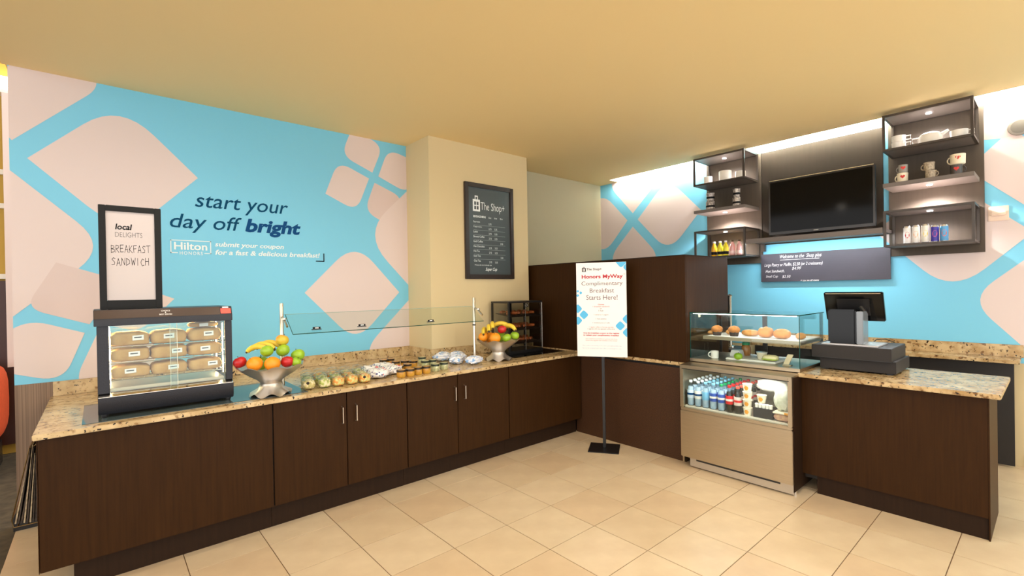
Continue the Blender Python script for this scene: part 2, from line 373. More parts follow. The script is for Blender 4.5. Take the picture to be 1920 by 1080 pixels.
# right wall
wr = struct(obj('wall_right', M().box(XR, YB, 0, XR+.12, YL, ZC+.2), BEIGE, smooth=False), 'blue and blush mural wall behind the shelves')
cr = lambda x, y, r=0: (1120+x/6, 320+y/6, r)
RP = [([cr(400, 480), cr(110, 145, .4), cr(400, -220), cr(720, 60, .4)], PEACH),
      ([cr(455, 550), cr(789.6, 85.8, .42), cr(1166, 441), cr(804.8, 923, .42)], PEACH),
      ([cr(340, 560), cr(55, 245, .4), cr(-260, 600), cr(75, 950, .4)], PEACH),
      ([cr(400, 630), cr(725, 985, .4), cr(430, 1350), cr(118, 1010, .4)], PEACH),
      ([(1786.7, 550, .42), (1937, 434.7, 0), (1790, 346, .4), (1636, 432, 0)], PEACH),
      ([(1815, 560.5, .36), (1960, 460, 0), (2110, 560, 0), (1960, 687, 0)], PEACH),
      ([(1812, 318, .34), (1900, 240, 0), (2010, 330, 0), (1937, 394, 0)], PEACH),
      ([(1780, 268, 0), (1884, 259, .1), (2050, 215, 0), (2050, 60, 0), (1780, 130, 0)], PEACH2)]
mural('right', wr, RP, (-YL, -YB, .9, ZC+.005), .001)
struct(obj('baseboard_right', M().box(XR-.015, YB, 0, XR-.001, .2, .1), mat('beige_base_paint', rgb(200, 176, 138), .6), smooth=False))

# lounge seen past the end of the mural wall
YELLOW = mat('ochre_wall_paint', rgb(196, 160, 70), .7); MAHOG = mat('mahogany_panel', rgb(66, 32, 22), .4); TRIMW = mat('white_trim_paint', rgb(240, 236, 226), .5)
struct(obj('wall_lounge', M().box(-6, 7.2, 0, 1.5, 7.3, 5), YELLOW, smooth=False), 'ochre wall of the lounge beyond the mural')
struct(obj('ceiling_lounge', M().box(-6, YB, 4.55, XE, 7.3, 4.65), CEIL, smooth=False))
for k, z in enumerate((2.93, 2.58, 1.85)):
    struct(obj('trim_%d' % (k+1), M().box(-6, 7.15, z-.03, .5, 7.199, z+.02), TRIMW, smooth=False))
struct(obj('trim_4', M().box(-6, 7.16, .1, .5, 7.199, 1.8), MAHOG, smooth=False), 'dark mahogany wainscot behind the orange sofa')
struct(obj('trim_5', M().box(-.71, 6.98, .92, -.3, 7.1, 3.7), PEACH, smooth=False), 'pale blush pilaster behind the mural wall')
t = thing('wall_lamp', 'glowing white cove lamp high on the ochre lounge wall', 'lamp', (-1.5, 7.1, 3.75))
obj('housing', M().box(-5, 7.05, 3.72, -.4, 7.199, 3.75), TRIMW, t); obj('diffuser', M().box(-5, 7.06, 3.751, -.4, 7.198, 3.89), mat('warm_lamp_glow', (1, .93, .75, 1), .5, emit=6), t)
ORANGE = mat('orange_upholstery', rgb(214, 82, 34), .8, var=.15, scale=40); CREAM = mat('cream_upholstery', rgb(206, 176, 128), .8)
t = thing('lounge_sofa', 'orange lounge sofa with rounded arm and cream seat at the left edge', 'sofa', (-1.5, 6.6, 0))
obj('backrest', M().box(-2.6, 6.72, .5, -.85, 6.95, .98), ORANGE, t, .05); obj('arm', M().sph((-.78, 6.6, .64), .1, .34, .34, e=.6), ORANGE, t)
obj('seat', M().box(-2.6, 6.25, .22, -.8, 6.75, .52), CREAM, t, .04); obj('base', M().box(-2.55, 6.3, .0, -.75, 6.9, .22), BLACK, t)

# cove light strip, added unseen downlights
cv = thing('cove_light', 'cool white light strip hidden in the ceiling slot along right wall', 'light', (5.9, 2, ZC+.1))
obj('channel', M().box(XCOVE+.004, YB+.1, ZC+.062, XCOVE+.03, 4.4, ZC+.075), WHITE, cv)
obj('tube', M().box(XCOVE+.006, YB+.1, ZC+.0755, XCOVE+.028, 4.4, ZC+.095), mat('cool_tube_glow', (*COVE_COL, 1), .5, emit=COVE_POWER), cv)
for k, (x, y) in enumerate(ADDED_DOWNLIGHTS):
    d = thing('added_downlight', 'added unseen round ceiling downlight with white rim', 'light', (x, y, ZC-.012), 'added unseen ceiling downlights')
    obj('rim', M().lathe([(.055, .011), (.055, 0), (.075, 0), (.08, .011)], (x, y, ZC-.012), 20), WHITE, d)
    obj('lens', M().lathe([(0, .006), (.055, .006)], (x, y, ZC-.012), 20), mat('lens_glow', (1, .9, .75, 1), .5, emit=4), d)
    light('added_downlight_beam', 'SPOT', (x, y, ZC-.05), DOWN_POWER, DOWN_COL, .07, spot=math.radians(172), blend=.6).parent = None

# ================================================================ BUFFET COUNTER
ZT = .905
def cab_front(parent, x0, x1, name, handle=None, y=3.515):
    d = obj(name, M().box(x0+.003, y, .17, x1-.003, y+.02, .872), WOOD, parent, .0015)
    if handle is not None:
        p = M().tube([(handle, y+.001, .645), (handle, y-.028, .65), (handle, y-.028, .765), (handle, y+.001, .77)], .005, 8)
        obj('handle', p, NICKEL, d)
def cabinet(x0, x1, label, doors, kick0=None, yb=YL-.03):
    t = thing('base_cabinet', label, 'cabinet', ((x0+x1)/2, 4.1, 0), 'dark wood cabinets of the buffet counter')
    obj('body', M().box(x0+.001, 3.536, .168, x1-.001, yb, .874), BLACKISH, t, smooth=False)
    obj('toe_kick', M().box(kick0 or x0, 3.6, .0, x1, yb-.05, .167), WOOD_DARK, t, smooth=False)
    for d in doors: cab_front(t, *d)
    return t
t = cabinet(-.258, .878, 'wide plain dark wood cabinet under the heated sandwich case', [(-.26, .878, 'panel')], -.13)
obj('end_panel', M().box(-.262, 3.515, .168, -.259, YL-.03, .874), WOOD, t, smooth=False)
cabinet(.88, 1.892, 'dark wood double-door cabinet left, under fruit bowl and salad cups', [(.88, 1.39, 'door', 1.352), (1.39, 1.892, 'door', 1.458)])
cabinet(1.894, 2.99, 'dark wood double-door cabinet nearer the corner, under the jars', [(1.894, 2.393, 'door', 2.358), (2.393, 2.99, 'door', 2.462)], yb=4.28)
cabinet(2.992, 4.05, 'plain dark wood corner cabinet below the small pastry case', [(2.992, 4.05, 'panel')], yb=4.28)
wt = thing('granite_worktop', 'long beige granite worktop with backsplash along the mural wall', 'worktop', (1.9, 4.1, .875))
obj('slab', M().prism([(-.275, 3.487, .8755), (4.058, 3.487, .8755), (4.058, 4.298, .8755), (2.613, 4.298, .8755), (2.613, YL-.002, .8755), (-.275, YL-.002, .8755)], (0, 0, ZT-.8755)), GRAN, wt, .004)
obj('backsplash', M().box(-.262, YL-.022, ZT+.0005, 2.612, YL-.006, 1.01).box(2.595, 4.30, ZT+.0005, 2.613, YL-.022, 1.01).box(2.595, 4.28, ZT+.0005, 4.055, 4.298, 1.01), GRAN, wt, .003)

# counter below the tall cabinet
XP = 4.066
t = thing('bronze_front_counter', 'speckled bronze front counter section behind the easel sign', 'counter', (4.5, 3.2, 0))
obj('front_panel', M().box(XP, 2.27, .0, XP+.03, 3.6, .862), BRONZE_PANEL, t, smooth=False)
obj('body', M().box(XP+.032, 2.27, .0, 4.92, YL-.02, .86), BLACKISH, t, smooth=False)
obj('reveal', M().box(XP+.012, 2.27, .8625, 4.93, 3.6, .884), BLACK, t, smooth=False)
tag(obj('granite_ledge', M().box(4.06, 2.262, .8845, 4.94, YL-.01, .916), GRAN2, None, .004), 'granite ledge running under the tall dark wood cabinet', 'worktop')
t = thing('tall_cabinet', 'tall dark wood cabinet block standing on the granite ledge', 'cabinet', (4.5, 3.5, .9165))
obj('front', M().box(4.07, 2.257, .9165, 4.09, YL-.02, 1.905), WOOD, t, .002); obj('side', M().box(4.0905, 2.257, .9165, 4.93, 2.28, 1.905), WOOD, t, .002)
obj('top', M().box(4.07, 2.257, 1.9055, 4.93, YL-.02, 1.915), WOOD_DARK, t, .002); obj('carcass', M().box(4.091, 2.281, .9165, 4.93, YL-.02, 1.905), BLACKISH, t, smooth=False)

# ================================================================ RIGHT-HAND COUNTERS
t = thing('register_counter', 'dark wood register counter with plain front at the right', 'counter', (4.5, .8, 0))
obj('front_panel', M().box(4.155, .298, .14, 4.18, 1.335, .898), WOOD, t, .002)
obj('toe_kick', M().box(4.175, .30, 0, 4.2, 1.24, .139), WOOD_DARK, t, smooth=False)
obj('end_panel', M().box(4.1555, .29, 0, 4.72, .2975, .898), WOOD, t, .001)
obj('body', M().box(4.201, .3, .1, 4.72, 1.33, .896), BLACKISH, t, smooth=False)
tag(obj('granite_countertop', M().box(4.10, .235, .899, 4.93, 1.345, .93), GRAN2, None, .004), 'mottled granite top of the register counter', 'worktop')
t = thing('wall_counter', 'narrow granite-topped dark counter against the right wall', 'counter', (5.9, 1, 0))
obj('slab', M().box(5.79, .22, .92, XR-.003, 2.4, .95), GRAN2, t, .003); obj('backsplash', M().box(XR-.025, .205, .9505, XR-.003, 2.4, 1.06), GRAN2, t, .003)
obj('front', M().box(5.93, .26, .02, 5.95, 2.4, .9195), BLACKISH, t, smooth=False); obj('side', M().box(5.951, .27, .08, XR-.018, .29, .9195), BLACKISH, t, smooth=False)

# ---------------------------------------------------------------- refrigerated display case
FX, FY0, FY1 = 3.95, 1.335, 2.255      # front plane, right and left sides
t = thing('display_fridge', 'stainless steel refrigerated display case with glass top between counters', 'display case', (4.3, 1.8, 0))
INNER = mat('fridge_liner', rgb(222, 214, 198), .45, .1)
obj('kick_plate', M().box(FX+.03, FY0+.005, .012, FX+.05, FY1-.07, .09), mat('grey_kick_steel', rgb(190, 178, 160), .4, .6), t, .002)
obj('vent_slot', M().box(FX+.028, FY0+.1, .068, FX+.0299, FY1-.13, .082), BLACK, t, smooth=False)
for x, y in ((FX+.09, FY0+.02), (FX+.09, FY1-.1), (4.62, FY0+.02), (4.62, FY1-.1)): obj('foot', M().lathe([(.018, 0), (.018, .03), (.01, .03)], (x, y, 0), 12), CHROME, t)
obj('front_panel', M().box(FX, FY0, .092, FX+.03, FY1, .508), STEEL, t, .004)
obj('sill', M().box(FX+.002, FY0+.002, .509, FX+.045, FY1-.002, .535), STEEL, t, .006)
obj('side', M().box(FX+.031, FY0, .03, 4.73, FY0+.016, .905), WOOD_DARK, t, .001)
obj('side', M().box(FX+.031, FY1-.016, .03, 4.73, FY1, .905), STEEL, t, .001)
for a, b in ((FY0, FY0+.03), (FY1-.03, FY1)): obj('post', M().box(FX, a, .5355, FX+.03, b, .905), STEEL, t, .002)
obj('back', M().box(4.71, FY0+.017, .05, 4.728, FY1-.017, .905), INNER, t, smooth=False)
obj('floor_pan', M().box(FX+.046, FY0+.017, .53, 4.709, FY1-.017, .545), INNER, t, smooth=False)
obj('machine_box', M().box(FX+.06, FY0+.017, .1, 4.709, FY1-.017, .528), BLACK, t, smooth=False)
obj('front_glass', M().box(FX+.006, FY0+.031, .537, FX+.012, FY1-.031, .8795), PANE, t, smooth=False)
obj('glass_trim', M().box(FX-.003, FY0+.02, .880, FX+.014, FY1-.02, .886), BLACK, t, smooth=False)
dk = M().hexa([(FX-.004, FY0, .905), (4.73, FY0, .905), (4.73, FY1, .905), (FX-.004, FY1, .905), (FX-.004, FY0, .916), (4.73, FY0, .955), (4.73, FY1, .955), (FX-.004, FY1, .916)])
obj('deck', dk, STEEL, t, .002)
obj('header_rail', M().box(FX+.0005, FY0+.031, .886, FX+.02, FY1-.031, .9045), STEEL, t, smooth=False)
obj('fridge_lamp', M().box(FX+.025, FY0+.05, .897, FX+.065, FY1-.05, .9045), mat('case_lamp_glow', (1, .97, .9, 1), .5, emit=28), t, smooth=False)
# glass upper case
GX0, GX1, GZ0, GZ1 = 4.14, 4.72, .957, 1.372
obj('case_plinth', M().box(GX0-.012, FY0, .93, GX1+.01, FY1, GZ0), STEEL, t, .002)
obj('case_front_glass', M().box(GX0, FY0+.008, GZ0+.0005, GX0+.006, FY1-.008, GZ1), PANE_G, t, smooth=False)
for y in (FY0+.001, FY1-.007): obj('case_side_glass', M().box(GX0+.0065, y, GZ0+.0005, GX1, y+.006, GZ1), PANE_G, t, smooth=False)
obj('case_top_glass', M().box(GX0, FY0, GZ1+.0005, GX1, FY1, GZ1+.007), PANE_G, t, smooth=False)
for y in (FY0+.002, FY1-.006): obj('glass_edge', M().box(GX0-.001, y, GZ0, GX0+.004, y+.004, GZ1), EDGE_G, t, smooth=False)
obj('glass_edge', M().box(GX0-.002, FY0, GZ1-.002, GX0+.002, FY1, GZ1+.008), EDGE_G, t, smooth=False); obj('glass_edge', M().box(GX0, FY0-.001, GZ1, GX1, FY0+.002, GZ1+.008), EDGE_G, t, smooth=False)
obj('case_lamp', M().box(GX0+.012, FY0+.03, GZ1-.006, GX0+.03, FY1-.03, GZ1-.002), mat('case_lamp_glow', (1, .97, .9, 1)), t, smooth=False)
for a, b in ((FY0+.46, FY0+.50), (FY1-.03, FY1-.008), (FY0+.008, FY0+.03)): obj('rear_post', M().box(GX1-.012, a, GZ0, GX1, b, GZ1), BLACK, t, smooth=False)
sh = obj('shelf', M().box(GX0+.05, FY0+.012, 1.135, GX1-.03, FY1-.10, 1.165), STEEL, t, .002)
obj('shelf_paper', M().box(GX0+.06, FY0+.02, 1.1655, GX1-.04, FY1-.14, 1.168), WHITE, sh, smooth=False)
obj('tray', M().box(GX0+.1, FY0+.22, GZ0+.001, GX1-.1, FY1-.28, GZ0+.018), WHITE, t, .006)

# bottles: one of each kind, then copies, row behind row
PET = glass('bottle_plastic', (.86, .93, .97, 1), 1.2, .05)
def bottle(name, label, group, loc, body_m, cap_m, lab_m, fill=None, h=.225, r=.031, lz=(.07, .14), mark=None):
    t = thing(name, label, 'bottle', loc, group); c = loc
    obj('body', M().lathe([(r*.8, 0), (r, .012), (r, h*.58), (r*.82, h*.74), (r*.42, h*.88), (r*.38, h*.92)], c, 14), body_m, t)
    if fill: obj('drink', M().lathe([(r*.7, .004), (r*.93, .014), (r*.93, h*.58), (r*.7, h*.76), (0, h*.76)], c, 14), fill, t)
    obj('label_band', M().lathe([(r+.0006, lz[0]), (r+.001, lz[0]+.002), (r+.001, lz[1]-.002), (r+.0006, lz[1])], c, 14), lab_m, t)
    if mark: obj('label_mark', M().lathe([(r+.0015, (lz[0]+lz[1])/2-.009), (r+.0018, (lz[0]+lz[1])/2-.007), (r+.0018, (lz[0]+lz[1])/2+.007), (r+.0015, (lz[0]+lz[1])/2+.009)], c, 14), mark, t)
    obj('cap', M().lathe([(r*.45, h*.92), (r*.47, h*.93), (r*.47, h), (r*.3, h+.002)], c, 12), cap_m, t)
    return t
CW = mat('white_cap', rgb(225, 232, 238), .4); CB = mat('pale_blue_cap', rgb(130, 190, 220), .4); CG = mat('green_cap', rgb(40, 150, 96), .4); CRED = mat('red_cap', rgb(214, 40, 44), .4)
LBLUE = mat('blue_label', rgb(44, 84, 180), .4); LCLEAR = mat('pale_label', rgb(206, 220, 238), .4); LRED = mat('red_label', rgb(214, 32, 38), .4); LORG = mat('coral_cap', rgb(236, 96, 78), .4)
WATER = mat('water_fill', rgb(205, 217, 228), .15, col2=rgb(170, 192, 214), scale=30); COLA = mat('cola_drink', rgb(30, 14, 10), .15)
ZB = .546
cols = [('water_bottle', 'pale-labelled water bottle with white cap, far left file', PET, CW, LCLEAR, None, NAVY, 'leftmost file'),
        ('water_bottle', 'white-labelled water bottle with navy mark, second file from left', PET, CW, WHITE, None, NAVY, ''),
        ('water_bottle', 'sky blue labelled bottle with pale cap, third file from left', PET, CB, mat('sky_label', rgb(120, 186, 226), .4), None, None, ''),
        ('water_bottle', 'strong blue labelled water bottle with pale cap, fourth file', PET, CB, LBLUE, None, WHITE, ''),
        ('soda_bottle', 'blue labelled soda bottle with green cap beside the cola', PET, CG, LBLUE, None, WHITE, ''),
        ('cola_bottle', 'dark cola bottle with red label and red cap, left cola file', PET, CRED, LRED, COLA, WHITE, ''),
        ('cola_bottle', 'dark cola bottle with red and white label, right cola file', PET, LORG, mat('cola_light_label', rgb(226, 208, 200), .4), COLA, LRED, '')]
for k, (nm, lb, bm_, cp, la, fl, mk, _) in enumerate(cols):
    y = 2.196-.07*k; g = 'files of bottles standing in the display fridge, %s' % ('water', 'water two', 'sky blue', 'strong blue', 'green capped', 'cola', 'light cola')[k]
    b0 = bottle(nm, lb, g, (FX+.085, y, ZB), bm_, cp, la, fl or WATER, mark=mk)
    base = lb.split(',')[0]
    b0['label'] = lb+', front row'
    for r in range(1, 6): copy_tree(b0, (FX+.085+.075*r, y, ZB), label=lb+', '+('second row', 'third row', 'fourth row', 'fifth row', 'hindmost')[r-1])
# right half of the fridge
CUP_W = mat('cream_cup', rgb(240, 228, 205), .45); EGG = mat('orange_print', rgb(238, 160, 50), .5)
def snack_cup(loc, label):
    t = thing('parfait_cup', label, 'cup', loc, 'stacked parfait cups in the fridge')
    obj('cup', M().lathe([(.027, 0), (.036, .058), (.038, .06), (.038, .064), (.0, .065)], loc, 16), CUP_W, t)
    g = M()
    a0 = PI+.1; n = 8
    vs = []; 
    for j in range(4):
        z = .014+.034*j/3; rr = .027+.009*z/.058+.0008
        w = .55*math.sin(PI*(j+.5)/4)
        vs.append([(loc[0]+rr*math.cos(a0-w+2*w*i/n), loc[1]+rr*math.sin(a0-w+2*w*i/n), loc[2]+z) for i in range(n+1)])
    for j in range(3):
        for i in range(n): g.poly([vs[j][i], vs[j][i+1], vs[j+1][i+1], vs[j+1][i]])
    obj('printed_spot', g, EGG, t)
for k, w in enumerate(('lowest', 'second', 'third', 'topmost')):
    snack_cup((FX+.09, 1.70, ZB+.0655*k), 'cream parfait cup with orange print, %s of the stack beside cola' % w)
snack_cup((FX+.12, 1.60, ZB+.115), 'cream parfait cup with orange print standing on the black bin')
t = thing('black_bin', 'black open bin holding slim white yogurt tubes in the fridge', 'bin', (FX+.14, 1.575, ZB))
obj('tub', M().box(FX+.07, 1.50, ZB, FX+.19, 1.65, ZB+.08), BLACK, t, .003)
for i in range(5):
    t = obj('yogurt_tube', M().lathe([(.012, 0), (.014, .03), (.01, .034)], (FX+.085, 1.518+.027*i, ZB+.0805), 10), CERAMIC); tag(t, 'slim white yogurt tube standing in the black bin', 'yogurt', 'yogurt tubes in the black bin')
WRAP = mat('clear_wrap_white', rgb(236, 234, 222), .3, col2=rgb(206, 208, 186), scale=40, bump=.6)
def crumple(a): return lambda x, y, z: (x*(1+a*math.sin(9*y+7*z)), y*(1+a*math.sin(8*x+6*z+1)), z*(1+a*math.sin(7*x+9*y+2)))
tag(obj('salad_bag', M().sph((FX+.13, 1.44, ZB+.175), .06, .06, .095, 20, 14, crumple(.1), .7), WRAP), 'cloudy wrapped salad bag piled at right in the fridge', 'food bag')
tag(obj('wrapped_roll', M().sph((FX+.25, 1.56, ZB+.24), .06, .12, .05, 20, 12, crumple(.08), .7), CERAMIC), 'white wrapped bundle at the back of the fridge', 'food bag')
tag(obj('wrapped_roll', M().sph((FX+.34, 1.45, ZB+.13), .1, .07, .128, 20, 12, crumple(.06), .6), WRAP), 'tall pale wrapped bundle in the back right of the fridge', 'food bag')
t = thing('boxed_sandwich', 'clear boxed sandwich with white lid at the fridge lower right', 'sandwich', (FX+.12, 1.43, ZB))
obj('filling', M().sph((FX+.11, 1.43, ZB+.03), .05, .07, .028, 16, 8, crumple(.06), .6), mat('ham_bread', rgb(226, 186, 140), .6, col2=rgb(170, 110, 110), scale=30), t)
obj('lid', M().box(FX+.055, 1.37, ZB+.06, FX+.18, 1.495, ZB+.075), CUP_W, t, .004); obj('sticker', M().box(FX+.0545, 1.372, ZB+.061, FX+.0549, 1.41, ZB+.078), EGG, t, smooth=False)
# food in the glass case
BREAD = mat('golden_bread', rgb(178, 96, 26), .5, col2=rgb(206, 138, 60), scale=14); BREAD2 = mat('pale_bread', rgb(188, 120, 56), .6, col2=rgb(212, 156, 92), scale=12)
MUFF = mat('muffin_crumb', rgb(180, 112, 48), .8, col2=rgb(150, 96, 46), scale=40, bump=.6); MCUP = mat('dark_muffin_paper', rgb(44, 30, 26), .6)
ZS = 1.1685
def muffin(loc, label):
    t = thing('muffin', label, 'muffin', loc, 'muffins in the glass case')
    obj('paper_cup', M().lathe([(.032, 0), (.042, .05), (.043, .052), (0, .052)], loc, 20, lambda r, z, th: (r*(1+.04*math.cos(10*th)), z)), MCUP, t)
    obj('crown', M().sph((loc[0], loc[1], loc[2]+.058), .05, .05, .036, 18, 10, crumple(.04)), MUFF, t)
muffin((4.27, 2.06, 1.1655), 'brown topped muffin in dark paper, left of the two muffins'); muffin((4.27, 1.905, ZS), 'brown topped muffin in dark paper, right of the two muffins')
def loaf(loc, rx, ry, rz, label, mt, ridges=0, name='bread_roll', rz_=0):
    fn = (lambda x, y, z: (x, y, z*(1+.10*math.cos(ridges*y*PI)) if z > 0 else z*.8)) if ridges else (lambda x, y, z: (x, y, z if z > 0 else z*.8))
    return tag(obj(name, M().sph((loc[0], loc[1], loc[2]+rz*.8), rx, ry, rz, 20, 12, fn, .85), mt), label, 'bread')
loaf((4.33, 1.66, ZS), .055, .062, .05, 'ridged golden brioche roll at the middle of the glass shelf', BREAD, 3)
loaf((4.31, 1.525, ZS), .055, .066, .046, 'smooth golden loaf roll right of the brioche roll', BREAD)
loaf((4.36, 1.40, ZS), .04, .035, .03, 'small pale roll at the right end of the glass shelf', BREAD2)
loaf((4.38, 1.81, ZS), .04, .075, .032, 'long pale bread roll between muffin and brioche roll', BREAD2)
loaf((4.40, 1.985, ZS), .035, .05, .028, 'pale bun behind and between the two muffins', BREAD2)
loaf((4.36, 2.15, 1.1655), .035, .04, .02, 'small pale bun at the left end of the glass shelf', BREAD2, name='bun')
def mug(loc, label, group=None, r=.034, h=.07, mt=CERAMIC, rot=0, square=False, name='mug'):
    t = thing(name, label, 'mug', loc, group)
    obj('cup', M().lathe([(r*.8, 0), (r*.95, .006), (r, h), (r*.92, h), (r*.86, .01), (0, .01)], loc, 22), mt, t)
    ca, sa = math.cos(rot), math.sin(rot)
    if square: pts = [(r*.95, h*.8), (r+.028, h*.8), (r+.028, h*.3), (r*.9, h*.3)]
    else: pts = [(r*.93+.02*math.sin(PI*k/8)*1.1, h*.5+h*.32*math.cos(PI*k/8)) for k in range(9)]
    obj('handle', M().tube([(loc[0]+ca*a, loc[1]+sa*a, loc[2]+b) for a, b in pts], .005, 8), mt, t)
    return t
mug((4.24, 2.07, GZ0+.0005), 'white mug on the deck at the left of the glass case', rot=PI/2+.4)
tag(obj('food_carton', M().prism([(4.36, 1.89, GZ0+.019), (4.36, 1.99, GZ0+.019), (4.36, 1.975, GZ0+.075), (4.36, 1.905, GZ0+.075)], (.09, 0, 0)), CERAMIC, None, .004), 'white folded food carton behind the green apple', 'carton')
t = thing('sauce_jar', 'amber jar with green lid behind the white carton', 'jar', (4.50, 1.90, GZ0+.019))
obj('body', M().lathe([(.034, 0), (.038, .01), (.038, .08), (.03, .095), (.0, .096)], (4.50, 1.90, GZ0+.019), 18), mat('amber_jar', rgb(196, 132, 72), .15), t); obj('lid', M().lathe([(.033, .096), (.033, .12), (0, .121)], (4.50, 1.90, GZ0+.019), 18), CG, t)
t = thing('plastic_cup', 'small cream cup of dip on the white tray in glass case', 'cup', (4.34, 1.70, GZ0+.019))
obj('cup', M().lathe([(.03, 0), (.042, .055), (.044, .06), (.0, .058)], (4.34, 1.70, GZ0+.019), 18), CUP_W, t); obj('rim', M().lathe([(.044, .058), (.046, .06), (.046, .064), (.04, .064)], (4.34, 1.70, GZ0+.019), 18), CERAMIC, t)
t = thing('wrapped_panini', 'pale wrapped sandwich with lettuce on the white tray', 'sandwich', (4.29, 1.61, GZ0+.019))
obj('bread', M().sph((4.29, 1.61, GZ0+.045), .045, .06, .025, 20, 10, crumple(.05), .7), mat('soft_white_bread', rgb(236, 222, 170), .6), t); obj('lettuce', M().sph((4.28, 1.61, GZ0+.034), .05, .064, .008, 24, 6, crumple(.12), .8), mat('lettuce_leaf', rgb(176, 196, 80), .5), t)
t = thing('card_holder', 'tilted steel price card holder at the right of the glass case', 'card holder', (4.25, 1.46, GZ0))
obj('plate', M().obox((4.255, 1.46, GZ0+.05), (0, 1, 0), (.3, -.35, 1), .022, .045, .004), STEEL, t, .002); obj('foot', M().box(4.235, 1.435, GZ0+.0005, 4.275, 1.50, GZ0+.008), STEEL, t, .002)
# ---------------------------------------------------------------- fruit
SKIN = {'red': mat('red_apple_skin', rgb(200, 34, 34), .28, col2=rgb(150, 18, 26), scale=16), 'orange': mat('orange_peel', rgb(246, 150, 24), .42, bump=.25, scale=160, var=.06),
        'green': mat('green_apple_skin', rgb(158, 190, 44), .28, col2=rgb(120, 168, 36), scale=14), 'yellow': mat('banana_peel', rgb(236, 206, 66), .45, col2=rgb(220, 186, 60), scale=9), 'blush': mat('blush_apple_skin', rgb(214, 196, 62), .3, col2=rgb(222, 120, 50), scale=9)}
STEM = mat('fruit_stem', rgb(70, 52, 30), .8)
def fruit(kind, loc, r, label, lean=(0, 0)):
    cat = 'orange' if kind == 'orange' else 'apple'
    t = thing(cat, label, cat, loc, 'fruit in the pewter bowls')
    if kind == 'orange': fn = lambda x, y, z: (x, y, z*.95)
    else: fn = lambda x, y, z: (x*(1+.06*z), y*(1+.06*z), z*.9-(.22*max(0, 1-(x*x+y*y)*5) if z > 0 else -.12*max(0, 1-(x*x+y*y)*5)))
    obj('flesh', M().sph((loc[0], loc[1], loc[2]), r, r, r, 20, 14, fn), SKIN[kind], t)
    if kind == 'orange': obj('navel', M().sph((loc[0]-.2*r, loc[1], loc[2]+r*.93), r*.08, r*.08, r*.05, 8, 5), STEM, t)
    else: obj('stem', M().tube([(loc[0], loc[1], loc[2]+r*.62), (loc[0]+r*.1, loc[1], loc[2]+r*1.05)], r*.05, 6), STEM, t)
    t.rotation_euler = (lean[0], lean[1], 0)
    return t
def banana(c, ang, label, R=.085, tilt=.5, r=.017):
    t = thing('banana', label, 'banana', c, 'fruit in the pewter bowls'); pts = []; rs = []
    for k in range(13):
        a = -1.05+2.1*k/12; lx = R*math.sin(a)*1.25; lz = R*(math.cos(a)-.6); ly = tilt*lz*.4
        pts.append((c[0]+lx*math.cos(ang)-ly*math.sin(ang), c[1]+lx*math.sin(ang)+ly*math.cos(ang), c[2]+lz)); rs.append(r*(.45+.55*math.sin(PI*(k+1.2)/14.4)**.6))
    obj('peel', M().tube(pts, rs, 7), SKIN['yellow'], t, ang=60)
    obj('tip', M().tube([pts[0], tuple(2*Vector(pts[0])-Vector(pts[1]))], [rs[0]*.7, rs[0]*.4], 6), STEM, t)
    obj('stalk', M().tube([pts[-1], tuple(2*Vector(pts[-1])-Vector(pts[-2]))], [rs[-1]*.7, rs[-1]*.5], 6), STEM, t)
def bowl(c, label, s=1.0):
    t = thing('fruit_bowl', label, 'bowl', c, 'scalloped pewter fruit bowls')
    outer = [(.135, .0), (.12, .02), (.085, .05), (.068, .075), (.066, .09), (.085, .11), (.14, .145), (.185, .18), (.215, .205)]
    inner = [(.211, .207), (.182, .186), (.135, .152), (.07, .118), (0, .11)]
    def fn(r, z, th):
        w = max(0, (z-.12)/.09)**1.5 if z > .1 else max(0, (.05-z)/.05)**1.5
        return (r*s*(1+.035*w*math.cos(8*th)), z*s+(.011*w*math.cos(8*th+.6) if z > .1 else .012*w*(1+math.cos(7*th)))*s)
    obj('bowl_shell', M().lathe([(0, .055)]+[(.06, .05)]+[(.128, .004)]+outer+inner, c, 96, fn), PEWTER, t, ang=60)
def pile(c, items, tag_):
    for kind, dx, dy, dz, r, lb in items: fruit(kind, (c[0]+dx, c[1]+dy, c[2]+dz), r, lb, (random.uniform(-.5, .5), random.uniform(-.5, .5)))
fruit('green', (4.255, 1.865, GZ0+.001+.036), .036, 'green apple beside the white carton in the glass case')['group'] = 'food in the glass case'
